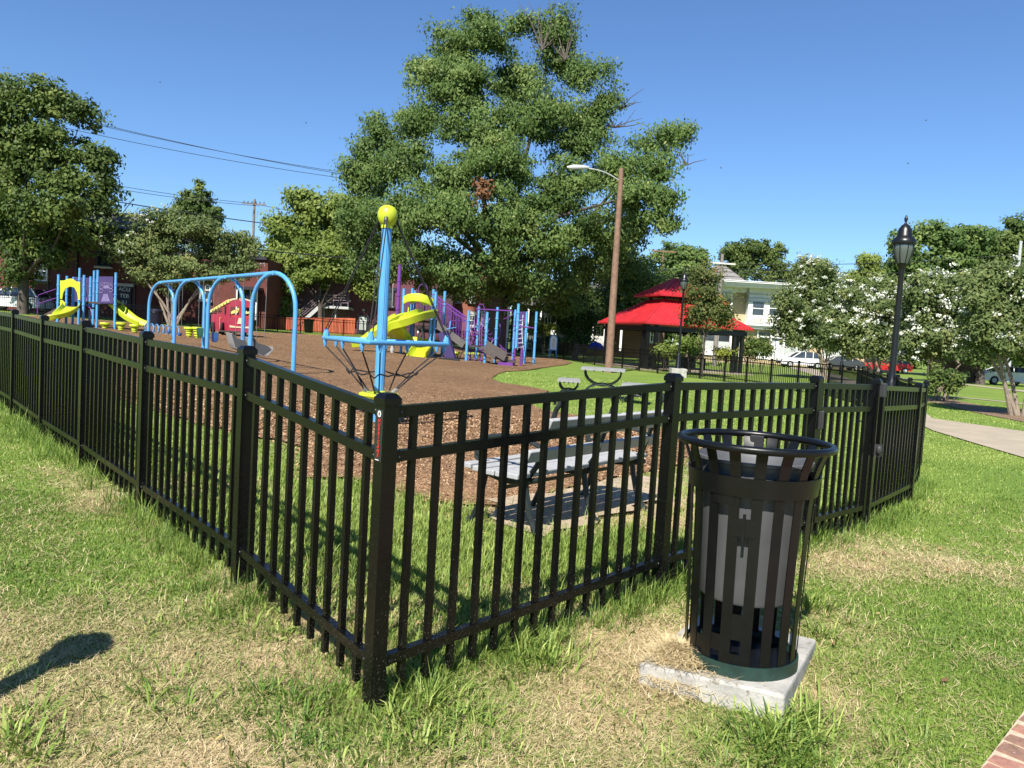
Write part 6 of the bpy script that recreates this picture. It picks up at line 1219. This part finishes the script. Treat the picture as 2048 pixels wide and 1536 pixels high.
for px, py, rx, ry, Y, l, mt in ((1378, 690, 26, 22, 44, 'bushy green shrub at the foot of the young tree by the pavilion', 'light'), (1330, 702, 30, 8, 45, 'low flowering shrub row before the pavilion', 'light'), (1495, 690, 28, 22, 50, 'loose green shrub right of the pavilion post', 'dark'), (1445, 706, 24, 8, 48, 'low pale green shrub under the pavilion corner', 'yellow'), (1525, 690, 20, 24, 52, 'upright shrub before the white notice board', 'dark')):
    simple_tree('shrub', l, GY(px, Y), Y, [(px, py, rx, ry), (px + rx * .4, py + ry * .2, rx * .6, ry * .7)], mt, .13, 16, 36, .25, .03, cat='shrub', nstem=3)
# right: blossom trees
def wide(l, k=1.14): return [(a, b_ + d * .06, c * k, d * k, *r) for a, b_, c, d, *r in l]
BLS = dict(dens=17, leaf=.105, n=12)
MYR = 'white blossoming crape myrtles'
simple_tree('crape_myrtle', 'blossom tree nearest the storefront with white flowers', GY(1650, 47), 47, wide([(1600, 600, 40, 40), (1640, 570, 50, 36), (1590, 640, 40, 36), (1630, 640, 50, 40), (1680, 610, 46, 40), (1600, 680, 30, 20), (1660, 670, 40, 26), (1625, 545, 34, 30)]), 'myrtle', .15, 12.0, 59, .34, .06, 'bark_pale', nstem=8, blossom=dict(dens=12, leaf=.11, n=11), group=MYR)
simple_tree('crape_myrtle', 'blossom tree directly left of the tall lamp post, full of white flowers', GY(1755, 36), 36, wide([(1720, 610, 44, 40), (1765, 600, 40, 40), (1700, 650, 46, 36), (1750, 650, 50, 40), (1790, 640, 34, 44), (1730, 685, 44, 20), (1775, 690, 30, 20)]), 'myrtle', .13, 16.5, 57, .3, .05, 'bark_pale', nstem=6, blossom=BLS, group=MYR)
simple_tree('crape_myrtle', 'blossom tree directly right of the tall lamp post on the mulch strip', GY(1876, 30), 30, wide([(1840, 600, 44, 40), (1890, 580, 50, 36), (1850, 650, 46, 34), (1910, 630, 50, 40), (1880, 680, 50, 24), (1830, 690, 34, 24), (1940, 600, 36, 40), (1845, 570, 30, 20)]), 'myrtle', .12, 21.0, 57, .28, .055, 'bark_pale', nstem=6, blossom=BLS, group=MYR)
simple_tree('crape_myrtle', 'nearest blossom tree with a thick trunk at the right edge', GY(2040, 23.6), 23.6, wide([(1990, 565, 50, 34), (2050, 550, 60, 40), (2110, 580, 60, 60), (1970, 620, 46, 34), (2030, 620, 60, 44), (2000, 670, 50, 26), (2060, 680, 50, 24), (1965, 670, 30, 20), (2110, 660, 50, 40), (1950, 580, 28, 24)]), 'myrtle', .10, 30.0, 59, .24, .07, 'bark_pale', nstem=5, blossom=dict(dens=7, leaf=.09, n=10), group=MYR)
simple_tree('shoots', 'leafy root shoots at the foot of the blossom tree right of the lamp post', GY(1885, 29), 29, [(1880, 745, 14, 30), (1868, 775, 12, 18), (1900, 765, 14, 16), (1915, 755, 12, 14)], 'dark', .11, 30, 26, .16, .02, cat='shrub', nstem=5)
simple_tree('young_tree', 'small light green sapling row before the cream brick wall', GY(1745, 62), 62, [(1745, 695, 30, 14), (1725, 700, 20, 10), (1770, 698, 20, 12)], 'light', .15, 16, 36, .25, .04, nstem=4)
# far trees
for name, l, px, Y, lobes, mt in (('far_tree', 'thin grey green tree rising behind the pavilion', 1365, 95, [(1340, 505, 36, 20), (1385, 510, 40, 22), (1360, 540, 60, 34), (1330, 560, 40, 30)], 'oak'),
      ('far_tree', 'dark green treetop above the storefront roof', 1500, 110, [(1470, 510, 30, 26), (1510, 500, 36, 26), (1545, 505, 28, 24), (1490, 545, 50, 30), (1550, 540, 30, 24)], 'dark'), ('far_tree', 'small treetop behind the storefront between two larger trees', 1630, 110, [(1590, 560, 34, 24), (1630, 550, 34, 30), (1660, 560, 30, 24), (1620, 580, 70, 20)], 'dark'),
      ('far_tree', 'loose pale treetop left of the large right hand tree', 1735, 100, [(1715, 550, 28, 24), (1745, 530, 28, 22), (1765, 550, 24, 26), (1730, 575, 50, 20)], 'light'), ('far_tree', 'large round green tree behind the lamp post lantern', 1860, 75, [(1820, 500, 46, 40), (1880, 470, 60, 34), (1930, 480, 50, 40), (1850, 540, 70, 40), (1930, 540, 70, 44), (1800, 560, 34, 40), (1880, 590, 90, 40)], 'oak'),
      ('far_tree', 'dark tree mass at the upper right corner of the houses', 2000, 78, [(1990, 490, 50, 40), (2040, 460, 30, 40), (2030, 520, 60, 50), (2090, 500, 60, 70), (1980, 570, 70, 50), (2050, 600, 60, 60)], 'dark'), ('far_tree', 'shaded tree mass above the white parked car', 1960, 57, [(1900, 690, 50, 26), (1960, 700, 50, 26), (2010, 690, 50, 30), (2060, 700, 50, 40), (1930, 650, 60, 40), (1860, 690, 30, 30)], 'dark')):
    simple_tree(name, l, GY(px, Y), Y, lobes, mt, .34 if Y > 70 else .26, 3.6, 48, .55, .28, fork=.5)
tl_lobes = [(px, 655 + 12 * math.sin(px * .013) + (px - 1024) * ROLL_S, 70, 52 + 10 * math.sin(px * .031)) for px in range(-200, 2300, 60)]
V_, t_ = leaf_cloud(tl_lobes, 128, .8, .7, 40, .9, skin=.5, tbase=.35); me_ = big_mesh('tree_line', V_, np.arange(len(V_)).reshape(-1, 4), t_); me_.materials.append(LEAF['dark']); o_ = bpy.data.objects.new('tree_line', me_); COL.objects.link(o_); tag(o_, 'distant wooded tree line behind the houses', 'woodland', kind='stuff')
for k, (px, py, l) in enumerate(((320, 165, 'tiny bird high in the sky at left'), (612, 246, 'tiny bird in the sky just left of the big oak'), (1852, 241, 'tiny bird in the sky above the lamp post'), (1441, 336, 'tiny bird in the sky right of the street light'), (1815, 327, 'tiny lower bird in the sky left of the lamp post'))):
    c = at(px, py, 62); o_ = thing('bird', c, l, 'bird'); m2 = M(); m2.tube([c - Vector((.07, 0, 0)), c, c + Vector((.07, .02, .01))], [.01, .022, .006], 6); m2.build('body', MT['rubber'], o_, smooth=True)
    for s_ in (-1, 1): m2 = M(); m2.prism([c + Vector((.04, 0, .01)), c + Vector((-.04, 0, .01)), c + Vector((-.02 + .03 * k, s_ * .06, .07 * s_ + .03)), c + Vector((.02 + .03 * k, s_ * .05, .08 * s_ + .025))], (0, 0, .006)); m2.build('wing', MT['rubber'], o_)
# leaf litter strip under the right blossom trees
LIT = mat('leaf_litter', (.16, .10, .06), .95, .4, 14, .5, wear=((.36, .26, .16), .58, 30))
line_path('mulch_strip', [(1855, 797), (1900, 806), (1960, 818), (2048, 836), (2130, 852)], .95, LIT)
